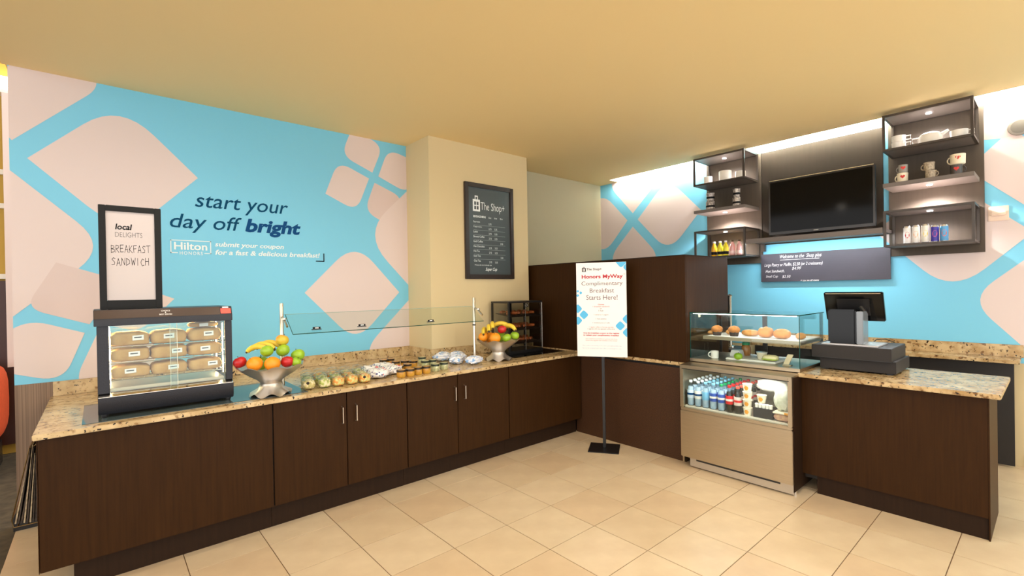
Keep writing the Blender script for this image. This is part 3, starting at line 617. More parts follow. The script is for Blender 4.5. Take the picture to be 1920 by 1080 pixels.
# x right along the wall, y away from the viewer; view axis runs diagonally
B1 = (.905, 3.655, ZT+.004); B2 = (3.06, 3.75, ZT+.0005)
bowl(B1, 'scalloped pewter pedestal bowl beside the heated sandwich case'); bowl(B2, 'scalloped pewter pedestal bowl beside the small pastry case')
def vp(c, r, d, z):       # r: to the viewer's right, d: away from the viewer, for a bowl centre
    f = Vector((c[0], c[1], 0)).normalized(); rt = Vector((f.y, -f.x, 0)); p = Vector(c)+rt*r+f*d; return (p.x-c[0], p.y-c[1], z)
def P1(kind, r, d, z, rad, lb): return (kind, *vp(B1, r, d, z), rad, lb)
def P2(kind, r, d, z, rad, lb): return (kind, *vp(B2, r, d, z), rad, lb)
pile(B1, [P1('red', -.185, -.03, .245, .043, 'red apple at the far left rim of the bowl by sandwich case'),
          P1('orange', -.095, -.10, .236, .051, 'orange at the front left of the bowl by the sandwich case'),
          P1('orange', .012, -.12, .230, .051, 'orange at the front centre of the bowl by the sandwich case'),
          P1('red', .105, -.09, .232, .043, 'red apple at the front right of the bowl by sandwich case'),
          P1('green', -.02, -.05, .312, .043, 'green apple resting above the two oranges by the sandwich case'),
          P1('green', .082, -.01, .305, .046, 'green apple on the right slope of the bowl by sandwich case'),
          P1('blush', .078, .015, .376, .044, 'yellow blushed apple crowning the bowl by the sandwich case'),
          P1('green', .178, .0, .262, .048, 'bright green apple at the right rim of the bowl by sandwich case'),
          P1('green', .16, -.085, .225, .036, 'green apple tucked low at the right rim by the red apple'),
          P1('green', -.06, .08, .215, .055, 'green apple deep inside the bowl by sandwich case')], 1)
for k, (r, d, z, w) in enumerate(((-.075, .0, .315, 'left'), (-.045, .04, .325, 'middle'), (-.005, .07, .33, 'right'))):
    v = vp(B1, r, d, z); banana((B1[0]+v[0], B1[1]+v[1], B1[2]+v[2]), -.75+.1*k, 'yellow banana, %s one of the bunch by the sandwich case' % w, R=.07, r=.021)
pile(B2, [P2('orange', -.15, -.06, .242, .049, 'orange at the left rim of the bowl by the pastry case'),
          P2('orange', -.03, -.13, .236, .055, 'large orange at the front of the bowl by the pastry case'),
          P2('green', .085, -.11, .232, .046, 'green apple at the front right of the bowl by pastry case'),
          P2('green', .168, -.03, .245, .046, 'green apple at the right rim of the bowl by pastry case'),
          P2('red', .04, -.05, .312, .046, 'red apple on top of the bowl by the pastry case'),
          P2('green', .03, .08, .225, .055, 'green apple deep at the back of the bowl by pastry case'),
          P2('orange', -.085, .06, .225, .055, 'orange deep at the back of the bowl by pastry case')], 2)
for k, (r, d, z, a, w) in enumerate(((-.135, -.02, .285, .75, 'leftmost'), (-.085, -.04, .315, .8, 'second from left'), (-.05, -.01, .34, .85, 'third from left'), (.03, .03, .335, -.9, 'fourth from left'), (.105, -.02, .315, -1.4, 'rightmost'))):
    v = vp(B2, r, d, z); banana((B2[0]+v[0], B2[1]+v[1], B2[2]+v[2]), a, 'yellow banana, %s in the bowl by the pastry case' % w, R=.085, r=.023)

# ---------------------------------------------------------------- glass warming plates
PLATE = mat('dark_warming_glass', rgb(70, 84, 86), .06, spec=.7)
tag(obj('warming_plate', M().box(-.085, 3.57, ZT+.0003, 1.13, 4.2, ZT+.0035), PLATE, None, .001), 'smoky glass warming plate under the sandwich case and fruit bowl', 'warming plate')
tag(obj('warming_plate', M().box(3.26, 3.72, ZT+.0003, 4.02, 4.26, ZT+.0035), BLACK_GLOSS, None, .001), 'black glass warming plate under the pastry case', 'warming plate')

# ---------------------------------------------------------------- heated sandwich case
CX0, CX1, CY0, CY1, CZ = -.015, .675, 3.655, 4.10, ZT+.004
HAMMER = mat('hammered_black_metal', rgb(36, 37, 44), .35, .3, bump=.4, scale=220); BROWNM = mat('brown_header_metal', rgb(72, 58, 50), .35, .5)
t = thing('heated_display_case', 'black heated countertop case with lit shelves of wrapped sandwiches', 'food warmer', ((CX0+CX1)/2, (CY0+CY1)/2, CZ))
for x in (CX0+.03, CX1-.03):
    for y in (CY0+.03, CY1-.03): obj('foot', M().lathe([(.015, 0), (.018, .012), (.018, .018)], (x, y, CZ), 12), BLACK, t)
obj('base', M().prism([(CX0, CY0+.012, CZ+.018), (CX0, CY1, CZ+.018), (CX0, CY1, CZ+.135), (CX0, CY0+.035, CZ+.135), (CX0, CY0-.004, CZ+.118), (CX0, CY0-.004, CZ+.045)], (CX1-CX0, 0, 0)), HAMMER, t, .003)
obj('sill_strip', M().hexa([(CX0+.002, CY0-.002, CZ+.119), (CX1-.002, CY0-.002, CZ+.119), (CX1-.002, CY0+.035, CZ+.136), (CX0+.002, CY0+.035, CZ+.136), (CX0+.002, CY0-.002, CZ+.122), (CX1-.002, CY0-.002, CZ+.122), (CX1-.002, CY0+.035, CZ+.139), (CX0+.002, CY0+.035, CZ+.139)]), CHROME, t)
ZH = 1.445
for x0, x1 in ((CX0, CX0+.055), (CX1-.04, CX1)):
    obj('corner_post', M().box(x0, CY0+.02, CZ+.139, x1, CY0+.05, ZH), HAMMER, t, .003); obj('corner_post', M().box(x0, CY1-.03, CZ+.136, x1, CY1, ZH), HAMMER, t, .003)
hd = obj('header', M().prism([(CX0-.012, CY0-.005, ZH), (CX0-.012, CY1, ZH), (CX0-.012, CY1, ZH+.095), (CX0-.012, CY0+.022, ZH+.095), (CX0-.012, CY0-.005, ZH+.04)], (CX1-CX0+.012, 0, 0)), HAMMER, t, .002)
def slant(x0, x1, f0, f1, d=.0015):
    a = Vector((0, CY0-.005, ZH+.04)); b = Vector((0, CY0+.022, ZH+.095)); n = Vector((0, -.055, .027)).normalized()*d
    return [Vector((x, 0, 0))+a+(b-a)*f+n for x, f in ((x0, f0), (x1, f0), (x1, f1), (x0, f1))]
obj('header_face', M().poly(slant(CX0-.01, CX1-.07, .05, .95)), BROWNM, hd, smooth=False)
obj('digital_display', M().poly(slant(CX1-.066, CX1-.008, .15, .72, .002)), mat('red_display_glow', (.9, .05, .03, 1), .4, emit=1.2), hd, smooth=False)
obj('display_badge', M().poly(slant(CX1-.055, CX1-.02, .78, .95, .002)), CERAMIC, hd, smooth=False)
sx = Matrix((Vector((1, 0, 0)), Vector((0, .027, .055)).normalized(), Vector((0, -.055, .027)).normalized())).transposed().to_4x4(); sx.translation = (0, CY0-.005, ZH+.04)
lettering('header_lettering', 'CHOICE', sx, .29, .335, .038, .047, WHITE, hd, .01, z=.0025); lettering('header_lettering', '&', sx, .308, .316, .027, .035, WHITE, hd, .01, z=.0025); lettering('header_lettering', 'BEST SERVED', sx, .28, .345, .014, .023, WHITE, hd, .01, z=.0025)
for x in (CX0+.002, CX1-.006): obj('side_glass', M().box(x, CY0+.051, CZ+.137, x+.004, CY1-.031, ZH), PANE, t, smooth=False)
obj('sliding_glass', M().box(CX0+.056, CY0+.028, CZ+.14, .37, CY0+.032, ZH), PANE, t, smooth=False); obj('sliding_glass', M().box(.335, CY0+.036, CZ+.14, CX1-.041, CY0+.04, ZH), PANE, t, smooth=False)
obj('back_glass', M().box(CX0+.056, CY1-.02, CZ+.137, CX1-.041, CY1-.016, ZH), PANE, t, smooth=False)
obj('glass_edge', M().box(.369, CY0+.027, CZ+.14, .3715, CY0+.033, ZH).box(.3335, CY0+.035, CZ+.14, .3355, CY0+.041, ZH), mat('bright_glass_edge', rgb(225, 222, 200), .2), t, smooth=False)
obj('heater_deck', M().box(CX0+.05, CY0+.06, CZ+.137, CX1-.045, CY1-.04, CZ+.16), STEEL, t, .003)
SHZ = (1.117, 1.217, 1.312)
for z in SHZ:
    g = M()
    for k in range(12): x = CX0+.06+(CX1-CX0-.11)*k/11; g.tube([(x, CY0+.07, z), (x, CY1-.045, z)], .0018, 5)
    for y in (CY0+.07, CY0+.2, CY1-.045): g.tube([(CX0+.03, y, z-.003), (CX1-.02, y, z-.003)], .003, 6)
    obj('wire_shelf', g, CHROME, t)
for x in (CX0+.058, CX1-.044): obj('warm_lamp', M().box(x, CY0+.10, CZ+.18, x+.004, CY0+.108, ZH-.02).box(x, CY1-.12, CZ+.18, x+.004, CY1-.09, ZH-.02), mat('warm_case_glow', (1, .82, .5, 1), .5, emit=30), t, smooth=False)
obj('top_lamp', M().box(CX0+.07, CY0+.2, ZH-.004, CX1-.06, CY0+.26, ZH-.0005), mat('warm_case_glow', (1, .82, .5, 1)), t, smooth=False)
KRAFT = mat('kraft_wrap', rgb(208, 166, 106), .85, col2=rgb(186, 140, 82), scale=22, bump=.9, spec=.15)
rowsn = ('bottom', 'middle', 'top'); coln = ('left', 'middle', 'right')
def pack_fn(seed):
    def fn(x, y, z):
        w = 1+.05*math.sin(6*x+seed)+.03*math.sin(11*y+seed*2)
        return (x*(1+.04*math.sin(5*z+seed)), y, z*w*(1-.22*abs(x)**3) if z > 0 else z)
    return fn
for r, z in enumerate(SHZ):
    for c_, x in enumerate((.14, .335, .53)):
        zz = z+.0025; h = (.039, .041, .043)[r]; hw = .096; cy = CY0+.155; fn = pack_fn(r*3+c_)
        t = thing('wrapped_sandwich', 'kraft paper wrapped sandwich, %s of the %s wire shelf in the heated case' % (coln[c_], rowsn[r]), 'sandwich', (x, cy, zz), 'wrapped sandwiches in the heated case')
        obj('wrapper', M().sph((x, cy, zz+h), hw, .085, h, 32, 16, fn, .36), KRAFT, t, ang=70)
        lx = x-.03+.02*((r+c_) % 3); g = M(); y0 = cy-.091
        g.add([(lx, y0, zz+h*.75), (lx+.055, y0, zz+h*.8), (lx+.055, y0+.002, zz+h*1.5), (lx, y0+.002, zz+h*1.45)], [(0, 1, 2, 3)])
        lb = obj('paper_label', g, CERAMIC, t, smooth=False)
        obj('label_print', M().add([(lx+.008, y0-.0006, zz+h*1.08), (lx+.045, y0-.0006, zz+h*1.1), (lx+.045, y0+.0004, zz+h*1.25), (lx+.008, y0+.0004, zz+h*1.23)], [(0, 1, 2, 3)]), INK, lb, smooth=False)
x, cy, zz = .53, CY0+.175, SHZ[2]+.091
t = thing('wrapped_sandwich', 'kraft paper wrapped sandwich lying on another at top right of heated case', 'sandwich', (x, cy, zz), 'wrapped sandwiches in the heated case')
obj('wrapper', M().sph((x, cy, zz+.017), .085, .06, .017, 28, 12, pack_fn(20), .4), KRAFT, t, ang=70); obj('paper_label', M().add([(x-.03, cy-.081, zz+.006), (x+.02, cy-.081, zz+.008), (x+.02, cy-.078, zz+.028), (x-.03, cy-.078, zz+.026)], [(0, 1, 2, 3)]), CERAMIC, t, smooth=False)

# framed sign standing on the case
ZF = ZH+.0955; FYS = 3.80
t = thing('framed_sign', 'black framed whiteboard sign reading local delights on top of sandwich case', 'sign', (.16, FYS, ZF))
FX0, FX1, FZ1 = .003, .308, ZF+.635; XFS = plane_xf('left', (0, FYS-.006, 0)); FW = .034
fm = M().box(FX0, FYS-.018, ZF, FX0+FW, FYS+.012, FZ1).box(FX1-FW, FYS-.018, ZF, FX1, FYS+.012, FZ1).box(FX0+FW, FYS-.018, FZ1-FW, FX1-FW, FYS+.012, FZ1).box(FX0+FW, FYS-.018, ZF, FX1-FW, FYS+.012, ZF+.055)
obj('frame', fm, mat('black_frame_wood', rgb(24, 23, 21), .45, spec=.2), t, .002); bd = obj('board', M().box(FX0+FW, FYS-.006, ZF+.055, FX1-FW, FYS+.005, FZ1-FW), mat('whiteboard_sheet', rgb(196, 184, 180), .4), t, smooth=False)
def fs(u, v): p = on(u, v, y=FYS-.006); return p[0], p[2]
def fs_text(name, m_or_body, l, r, top, bot, mt, **k):
    x0, _ = fs(l, (top+bot)/2); x1, _ = fs(r, (top+bot)/2); z1 = fs((l+r)/2, top)[1]; z0 = fs((l+r)/2, bot)[1]
    if isinstance(m_or_body, M): obj(name, fit(m_or_body, x0, x1, z0, z1, .0012).xform(XFS), mt, bd, smooth=False)
    else: lettering(name, m_or_body, XFS, x0, x1, z0, z1, mt, bd, **k)
fs_text('sign_lettering', 'local', 215.8, 247.6, 420, 431, INK, shear=.15, bold=.025); fs_text('sign_lettering', 'DELIGHTS', 215.8, 266.8, 436, 445, mat('grey_ink', rgb(110, 106, 104), .6), bold=-.012)
fs_text('marker_writing', handwriting('BREAKFAST'), 208, 282, 459, 475, INK); fs_text('marker_writing', handwriting('SANDWICH'), 209, 279, 483, 499, INK)

# ---------------------------------------------------------------- sneeze guard
GYP = 3.85
t = thing('sneeze_guard', 'tilted glass sneeze guard on two chrome posts above the buffet', 'sneeze guard', (1.9, GYP, ZT))
for x in (1.037, 2.833):
    p = obj('post', M().lathe([(.028, 0), (.028, .006), (.0135, .008), (.0135, .635), (.011, .64)], (x, GYP, ZT+.0005), 16), NICKEL, t)
    obj('collar', M().lathe([(.0165, .36), (.0165, .375)], (x, GYP, ZT), 14), BLACK, p)
    obj('bracket', M().tube([(x, GYP, 1.44), (x, GYP-.06, 1.43), (x, GYP-.14, 1.375)], .009, 8).lathe([(.02, 0), (.02, .012)], (x, GYP-.07, 1.425), 12), NICKEL, p)
pa, pb = Vector((0, 3.79, 1.462)), Vector((0, 3.605, 1.324)); nn = Vector((0, -.138, .185)).normalized()*.004
gx0, gx1 = 1.045, 2.765
obj('pane', M().hexa([(gx0, pb.y, pb.z), (gx1, pb.y, pb.z), (gx1, pa.y, pa.z), (gx0, pa.y, pa.z)]+[(x, q.y+nn.y, q.z+nn.z) for x, q in ((gx0, pb), (gx1, pb), (gx1, pa), (gx0, pa))]), PANE_G, t, smooth=False)
obj('pane_edge', M().tube([(gx0, pb.y-.001, pb.z), (gx1, pb.y-.001, pb.z)], .0035, 6).tube([(gx0, pb.y, pb.z), (gx0, pa.y, pa.z)], .0025, 6), EDGE_G, t)
obj('pane_edge', M().tube([(gx0, pa.y, pa.z), (gx1, pa.y, pa.z)], .0018, 6), mat('pale_glass_edge', rgb(150, 176, 168), .2), t)
for k, (px, py, w) in enumerate(((594, 621, 'left'), (679, 614, 'middle'), (808, 606, 'right'))):
    x = on(px, py, y=3.62)[0]; q = pb+(pa-pb)*.12+nn*1.2
    t = thing('label_clip', 'small black tag holder on the sneeze guard edge, %s of three' % w, 'tag holder', (x, q.y, q.z), 'tag holders on the sneeze guard')
    obj('base', M().box(x-.035, q.y-.012, q.z+.001, x+.035, q.y+.012, q.z+.007), BLACK, t, .002); obj('tag', M().box(x-.028, q.y-.004, q.z+.0075, x+.028, q.y-.001, q.z+.022), INK, t, smooth=False)
    obj('tag_print', M().box(x-.012, q.y-.0055, q.z+.011, x+.014, q.y-.0045, q.z+.018), CERAMIC, t, smooth=False)

# ---------------------------------------------------------------- food on the buffet
rnd = random.Random(3)
def speckle(name, cols, scale):
    m = bpy.data.materials.new(name); m.use_nodes = True; nt = m.node_tree; b = nt.nodes['Principled BSDF']; L = nt.links.new
    tc = nt.nodes.new('ShaderNodeTexCoord'); v = nt.nodes.new('ShaderNodeTexVoronoi'); v.inputs['Scale'].default_value = scale; L(tc.outputs['Object'], v.inputs['Vector'])
    sp = nt.nodes.new('ShaderNodeSeparateColor'); L(v.outputs['Color'], sp.inputs[0]); r = nt.nodes.new('ShaderNodeValToRGB'); r.color_ramp.interpolation = 'CONSTANT'; L(sp.outputs[0], r.inputs[0])
    for k, c in enumerate(cols):
        e_ = r.color_ramp.elements[k] if k < 2 else r.color_ramp.elements.new(k/len(cols))
        e_.position = k/len(cols); e_.color = c
    L(r.outputs[0], b.inputs['Base Color']); b.inputs['Roughness'].default_value = .4
    bp = nt.nodes.new('ShaderNodeBump'); bp.inputs['Strength'].default_value = .7; bp.inputs['Distance'].default_value = .006; bp.invert = True; L(v.outputs['Distance'], bp.inputs['Height']); L(bp.outputs[0], b.inputs['Normal'])
    return m
FILL = [speckle('salad_mix_green', (rgb(176, 184, 96), rgb(214, 206, 150), rgb(150, 160, 70), rgb(226, 214, 170)), 70), speckle('salad_mix_orange', (rgb(236, 160, 80), rgb(226, 200, 130), rgb(222, 140, 60), rgb(206, 196, 120)), 70), speckle('salad_mix_cream', (rgb(226, 206, 150), rgb(212, 190, 120), rgb(236, 222, 186), rgb(190, 176, 110)), 70)]
OLIVE = mat('dark_olive', rgb(40, 26, 18), .3)
def salad_cup(loc, fill, olive, label):
    t = thing('salad_cup', label, 'cup', loc, 'clear salad cups on the buffet')
    obj('cup', M().lathe([(.036, 0), (.047, .062), (.05, .064), (.05, .068)], loc, 18), CLEAR, t)
    obj('filling', M().sph((loc[0], loc[1], loc[2]+.036), .042, .042, .035, 16, 10, crumple(.03), .6), fill, t)
    obj('lid', M().lathe([(.05, .068), (.048, .078), (.036, .098), (.014, .105), (0, .105)], loc, 18), CLEAR, t)
    if olive: obj('olive', M().sph((loc[0]-.016, loc[1]-.036, loc[2]+.048), .012, .01, .012, 10, 8), OLIVE, t)
fn_ = ('green', 'orange', 'cream')
k = 0
for i in range(5):
    for j in range(3):
        x = 1.165+.102*i+.03*j+rnd.uniform(-.006, .006); y = 3.655+.13*j-.01*i+rnd.uniform(-.01, .01)
        f = (2, 0, 1, 1, 1)[i] if j == 0 else rnd.randrange(3); ol = rnd.random() < .6
        salad_cup((x, y, ZT+.0045 if x < 1.17 else ZT+.0005), FILL[f], ol, 'clear domed %s salad cup%s, %s row, %s' % (fn_[f], ' with olive' if ol else '', ('front', 'middle', 'back')[j], ('nearest the fruit bowl', 'second from fruit bowl', 'third from fruit bowl', 'fourth from fruit bowl', 'nearest the dotted packets')[i]))
def dots(name, base, specs):
    m = bpy.data.materials.new(name); m.use_nodes = True; nt = m.node_tree; b = nt.nodes['Principled BSDF']; L = nt.links.new
    tc = nt.nodes.new('ShaderNodeTexCoord'); cur = None
    for c, s, th, keep in specs:
        v = nt.nodes.new('ShaderNodeTexVoronoi'); v.inputs['Scale'].default_value = s; L(tc.outputs['Object'], v.inputs['Vector'])
        r = nt.nodes.new('ShaderNodeMath'); r.operation = 'LESS_THAN'; r.inputs[1].default_value = th; L(v.outputs['Distance'], r.inputs[0])
        sp = nt.nodes.new('ShaderNodeSeparateColor'); L(v.outputs['Color'], sp.inputs[0]); g = nt.nodes.new('ShaderNodeMath'); g.operation = 'LESS_THAN'; g.inputs[1].default_value = keep; L(sp.outputs[0], g.inputs[0])
        a = nt.nodes.new('ShaderNodeMath'); a.operation = 'MULTIPLY'; L(r.outputs[0], a.inputs[0]); L(g.outputs[0], a.inputs[1])
        mx = nt.nodes.new('ShaderNodeMixRGB'); L(a.outputs[0], mx.inputs[0]); mx.inputs[2].default_value = c
        if cur is None: mx.inputs[1].default_value = base
        else: L(cur, mx.inputs[1])
        cur = mx.outputs[0]
    L(cur, b.inputs['Base Color']); b.inputs['Roughness'].default_value = .5
    return m
def wrinkle(q): return lambda x, y, z: tuple(c*(1+.10*math.sin(13*x+5*y+q)+.08*math.sin(17*z+11*y+2*q)) for c in (x, y, z*(1-.45*abs(x)**3)))
DOT = dots('patterned_wrap', rgb(240, 236, 232), ((rgb(54, 60, 120), 52, .34, .6), (rgb(214, 74, 80), 24, .36, .2)))
for k, (x, y, z, rz, ry, w) in enumerate(((1.735, 3.72, .0, .1, .0, 'front'), (1.75, 3.90, .0, -.1, .0, 'left'), (1.90, 3.80, .0, .45, .0, 'right'), (1.92, 3.99, .0, .2, .0, 'back'))):
    t = tag(obj('wrapped_packet', M().sph((0, 0, .04), .088, .078, .034, 28, 14, wrinkle(k*2.1), .62).move((x, y, ZT+.001+z)), DOT, None, loc=(x, y, ZT+.001+z), ang=70), 'white packet printed with blue and red dots, %s one of the pile' % w, 'food packet', 'patterned packets on the buffet')
    t.rotation_euler = (0, ry*.3, rz)
HONEY = mat('honey_gold', rgb(206, 158, 62), .25, col2=rgb(180, 124, 40), scale=20); DKLID = mat('dark_lid', rgb(52, 38, 22), .3); GLID = mat('green_dark_lid', rgb(40, 50, 38), .3); GJAR = mat('pale_green_jar', rgb(150, 158, 110), .3, col2=rgb(214, 206, 160), scale=60)
def jar(loc, body, lid, top, label, group, name='yogurt_jar', cat='jar'):
    t = thing(name, label, cat, loc, group); r = .037
    obj('body', M().lathe([(r*.85, 0), (r, .008), (r, .04), (r*.96, .046), (0, .046)], loc, 18), body, t)
    obj('lid', M().lathe([(r*1.04, .046), (r*1.04, .06), (r*.96, .063), (0, .063)], loc, 18), lid, t)
    d = Vector((loc[0], loc[1], 0)).normalized()*-.011
    obj('lid_sticker', M().lathe([(r*.82, .0632), (r*.8, .0645), (0, .0645)], (loc[0]+d.x+.005, loc[1]+d.y, loc[2]), 16), top, t)
    return t
ORD = ('first', 'second', 'third', 'fourth', 'fifth', 'sixth', 'seventh', 'eighth')
def jar_set(body, lid, top, kind, group, rows):
    proto = None; done = []
    for row, pts in rows:
        for k, (u, v) in enumerate(pts):
            p = on(u, v+2, z=ZT+.06); p = [p[0], p[1]]
            for _ in range(40):
                for q in JARS:
                    d = math.hypot(p[0]-q[0], p[1]-q[1])
                    if d < .079: p[0] += (p[0]-q[0])/(d+1e-6)*.01; p[1] += (p[1]-q[1])/(d+1e-6)*.01
            p[1] = min(p[1], 4.68); JARS.append(p)
            lb = '%s, %s from left in the %s row' % (kind, ORD[k], row); loc = (p[0], p[1], ZT+.0005)
            if proto is None: proto = jar(loc, body, lid, top, lb, group)
            else: copy_tree(proto, loc, label=lb)
JARS = []
jar_set(HONEY, DKLID, HONEY, 'golden jar with dark lid', 'golden jars with dark lids on the buffet', (('front', ((752, 692), (769, 690), (783, 687), (799, 685))), ('second', ((749, 684), (764, 681))), ('third', ((727, 680), (742, 676), (757, 675), (773, 675))), ('back', ((719, 673), (732, 671)))))
jar_set(GJAR, GLID, GJAR, 'pale green jar with dark lid', 'green lidded jars on the buffet', (('front', ((816, 681), (832, 678))), ('middle', ((811, 673), (797, 675))), ('back', ((791, 668),))))
BAG = speckle('blue_white_snack_wrap', (rgb(236, 238, 244), rgb(224, 228, 240), rgb(150, 186, 226), rgb(240, 240, 244), rgb(196, 206, 230), rgb(236, 236, 240)), 34)
for k, (x, y, z, w, rz, s_) in enumerate(((2.73, 3.72, 0, 'nearest the chrome post', .3, 1.), (2.62, 3.86, 0, 'front left', .7, .85), (2.73, 3.99, 0, 'middle', .2, .9), (2.63, 4.13, 0, 'back left', -.3, .9), (2.82, 4.14, 0, 'back right', .4, .85), (2.70, 4.22, 0, 'hindmost', .1, .7))):
    t = tag(obj('snack_bag', M().sph((x, y, ZT+.041+z), .1*s_, .062, .036, 34, 16, wrinkle(k*1.7), .8), BAG, None, loc=(x, y, ZT+.001+z), ang=70), 'crinkled blue and white snack bag, %s of the pile' % w, 'snack bag', 'snack bags near the chrome post'); t.rotation_euler[2] = rz

# ---------------------------------------------------------------- small pastry case
PX0, PX1, PY0, PY1, PZ0, PZ1 = 3.365, 3.88, 3.935, 4.245, ZT+.004, 1.487
ACR = glass('smoke_acrylic', (.86, .86, .84, 1), 1.0); CRO = mat('baked_pastry', rgb(190, 104, 44), .5, col2=rgb(150, 70, 26), scale=30)
t = thing('pastry_case', 'small black framed acrylic pastry case with three tilted trays', 'display case', ((PX0+PX1)/2, (PY0+PY1)/2, PZ0))
obj('base', M().box(PX0, PY0, PZ0, PX1, PY1, PZ0+.03), BLACK, t, .003); obj('roof', M().box(PX0, PY0, PZ1-.02, PX1, PY1, PZ1), BLACK, t, .003)
for x, y in ((PX0, PY1-.022), (PX0, PY0)): obj('corner_post', M().box(x, y, PZ0+.0305, x+.022, y+.022, PZ1-.0205), BLACK, t, .002)
obj('corner_post', M().box(PX1-.01, PY0, PZ0+.0305, PX1, PY0+.01, PZ1-.0205), CHROME, t, .002); obj('corner_post', M().box(PX1-.02, PY1-.02, PZ0+.0305, PX1, PY1, PZ1-.0205), BLACK, t, .002)
for a, b in ((PX0+.024, 3.62), (3.60, PX1-.011)):
    d = obj('door', M().box(a, PY0+.002+(.006 if b > 3.7 else 0), PZ0+.031, b, PY0+.006+(.006 if b > 3.7 else 0), PZ1-.021), ACR, t, smooth=False)
    obj('door_edge', M().box(b-.004, PY0-.001, PZ0+.031, b-.001, PY0+.002, PZ1-.021), CHROME, d, smooth=False)
obj('side_panel', M().box(PX0+.002, PY0+.023, PZ0+.031, PX0+.006, PY1-.023, PZ1-.021), ACR, t, smooth=False); obj('side_panel', M().box(PX1-.006, PY0+.011, PZ0+.031, PX1-.002, PY1-.021, PZ1-.021), ACR, t, smooth=False)
obj('spine', M().box(3.60, PY1-.03, PZ0+.031, 3.65, PY1-.012, PZ1-.021), BLACK, t); obj('price_card', M().box(3.62, PY0+.02, PZ1-.07, 3.68, PY0+.023, PZ1-.025), BLACK, t, smooth=False)
lettering('price_lettering', 'D', plane_xf('left', (3.62, PY0+.0195, 0)), .012, .045, PZ1-.062, PZ1-.032, CERAMIC, t, .02)
for k, z in enumerate((1.335, 1.185, 1.035)):
    tr = obj('tray', M().hexa([(PX0+.04, PY0+.02, z-.02), (PX1-.03, PY0+.02, z-.02), (PX1-.03, PY1-.035, z+.01), (PX0+.04, PY1-.035, z+.01), (PX0+.04, PY0+.02, z-.012), (PX1-.03, PY0+.02, z-.012), (PX1-.03, PY1-.035, z+.018), (PX0+.04, PY1-.035, z+.018)]), mat('dark_tray', rgb(60, 48, 40), .3, .6), t)
    obj('tray_lip', M().box(PX0+.04, PY0+.014, z-.022, PX1-.03, PY0+.019, z), mat('dark_tray', (0, 0, 0, 1)), tr, smooth=False)
    for i in range(5):
        for j in range(2):
            x = PX0+.085+.085*i; y = PY0+.09+.1*j; zz = z-.012+.03*(y-PY0-.02)/(PY1-PY0-.055)+.003
            ang = rnd.uniform(-.6, .6); pts = []; rs = []
            for q in range(9):
                a = -1.1+2.2*q/8; lx = .042*math.sin(a); ly = .02*math.cos(a); pts.append((x+lx*math.cos(ang)-ly*math.sin(ang), y+lx*math.sin(ang)+ly*math.cos(ang), zz+.019)); rs.append(.006+.012*math.cos(a*.85)*(1+.1*(q % 2)))
            c_ = obj('croissant', M().tube(pts, rs, 8), CRO, None, ang=50)
            tag(c_, 'glazed croissant on the %s tray of the pastry case, %s row, %s from left' % (('top', 'middle', 'bottom')[k], ('front', 'back')[j], ORD[i]), 'croissant', 'croissants in the pastry case')

# ---------------------------------------------------------------- framed menu on the column
def bag_icon(x0, x1, z0, z1):       # shopping-bag mark with a four-square hole
    m = M(); w = x1-x0; h = z1-z0; Z = .0014; zt = z0+h*.76
    R = lambda a, b, c, d: m.poly([(x0+a*w, z0+b*h, Z), (x0+c*w, z0+b*h, Z), (x0+c*w, z0+d*h, Z), (x0+a*w, z0+d*h, Z)])
    for a, b, c, d in ((0, 0, 1, .12), (0, .62, 1, .76), (0, .12, .2, .62), (.8, .12, 1, .62), (.46, .12, .54, .62), (.2, .34, .46, .40), (.54, .34, .8, .40), (.28, .76, .38, .92), (.62, .76, .72, .92), (.28, .92, .72, 1.)): R(a, b, c, d)
    return m
MYF = 4.2985
t = thing('menu_board', 'dark framed drinks menu board hanging on the beige column', 'menu board', (3.39, MYF, 1.745))
mx0, mx1, mz0, mz1 = 3.05, 3.755, 1.745, 2.82; fw = .05
obj('frame', M().box(mx0, MYF-.03, mz0, mx0+fw, MYF, mz1).box(mx1-fw, MYF-.03, mz0, mx1, MYF, mz1).box(mx0+fw, MYF-.03, mz1-fw, mx1-fw, MYF, mz1).box(mx0+fw, MYF-.03, mz0, mx1-fw, MYF, mz0+fw), mat('espresso_frame_wood', rgb(44, 32, 26), .35), t, .003)
bd = obj('slate', M().box(mx0+fw, MYF-.012, mz0+fw, mx1-fw, MYF-.001, mz1-fw), mat('slate_print', rgb(66, 74, 76), .3), t, smooth=False)
XFM = plane_xf('left', (0, MYF-.012, 0)); CH = mat('chalk_white_ink', rgb(236, 240, 240), .6); CHG = mat('chalk_grey_ink', rgb(150, 158, 158), .6)
obj('bag_logo', bag_icon(3.165, 3.265, 2.505, 2.68).xform(XFM), CH, bd, smooth=False)
lettering('menu_lettering', 'The Shop+', XFM, 3.275, 3.625, 2.50, 2.615, CH, bd, bold=-.006)
rows = [('Espresso', 1, 0, 0), ('Cappuccino', 1, 1, 0), ('Latte', 1, 1, 0), ('Brewed Coffee', 1, 1, 0), ('Iced Coffee', 0, 0, 1), ('Hot Chocolate', 1, 1, 0), ('Hot Tea', 1, 1, 0), ('Iced Tea', 0, 0, 1), ('Chai Tea', 1, 1, 0)]
lettering('menu_lettering', 'BEVERAGE MENU', XFM, 3.168, 3.345, 2.435, 2.46, CH, bd, bold=.02)
for k, s in enumerate(('12 oz', '16 oz', '20 oz')): lettering('menu_lettering', s, XFM, 3.385+.085*k, 3.425+.085*k, 2.437, 2.455, CH, bd, bold=.01)
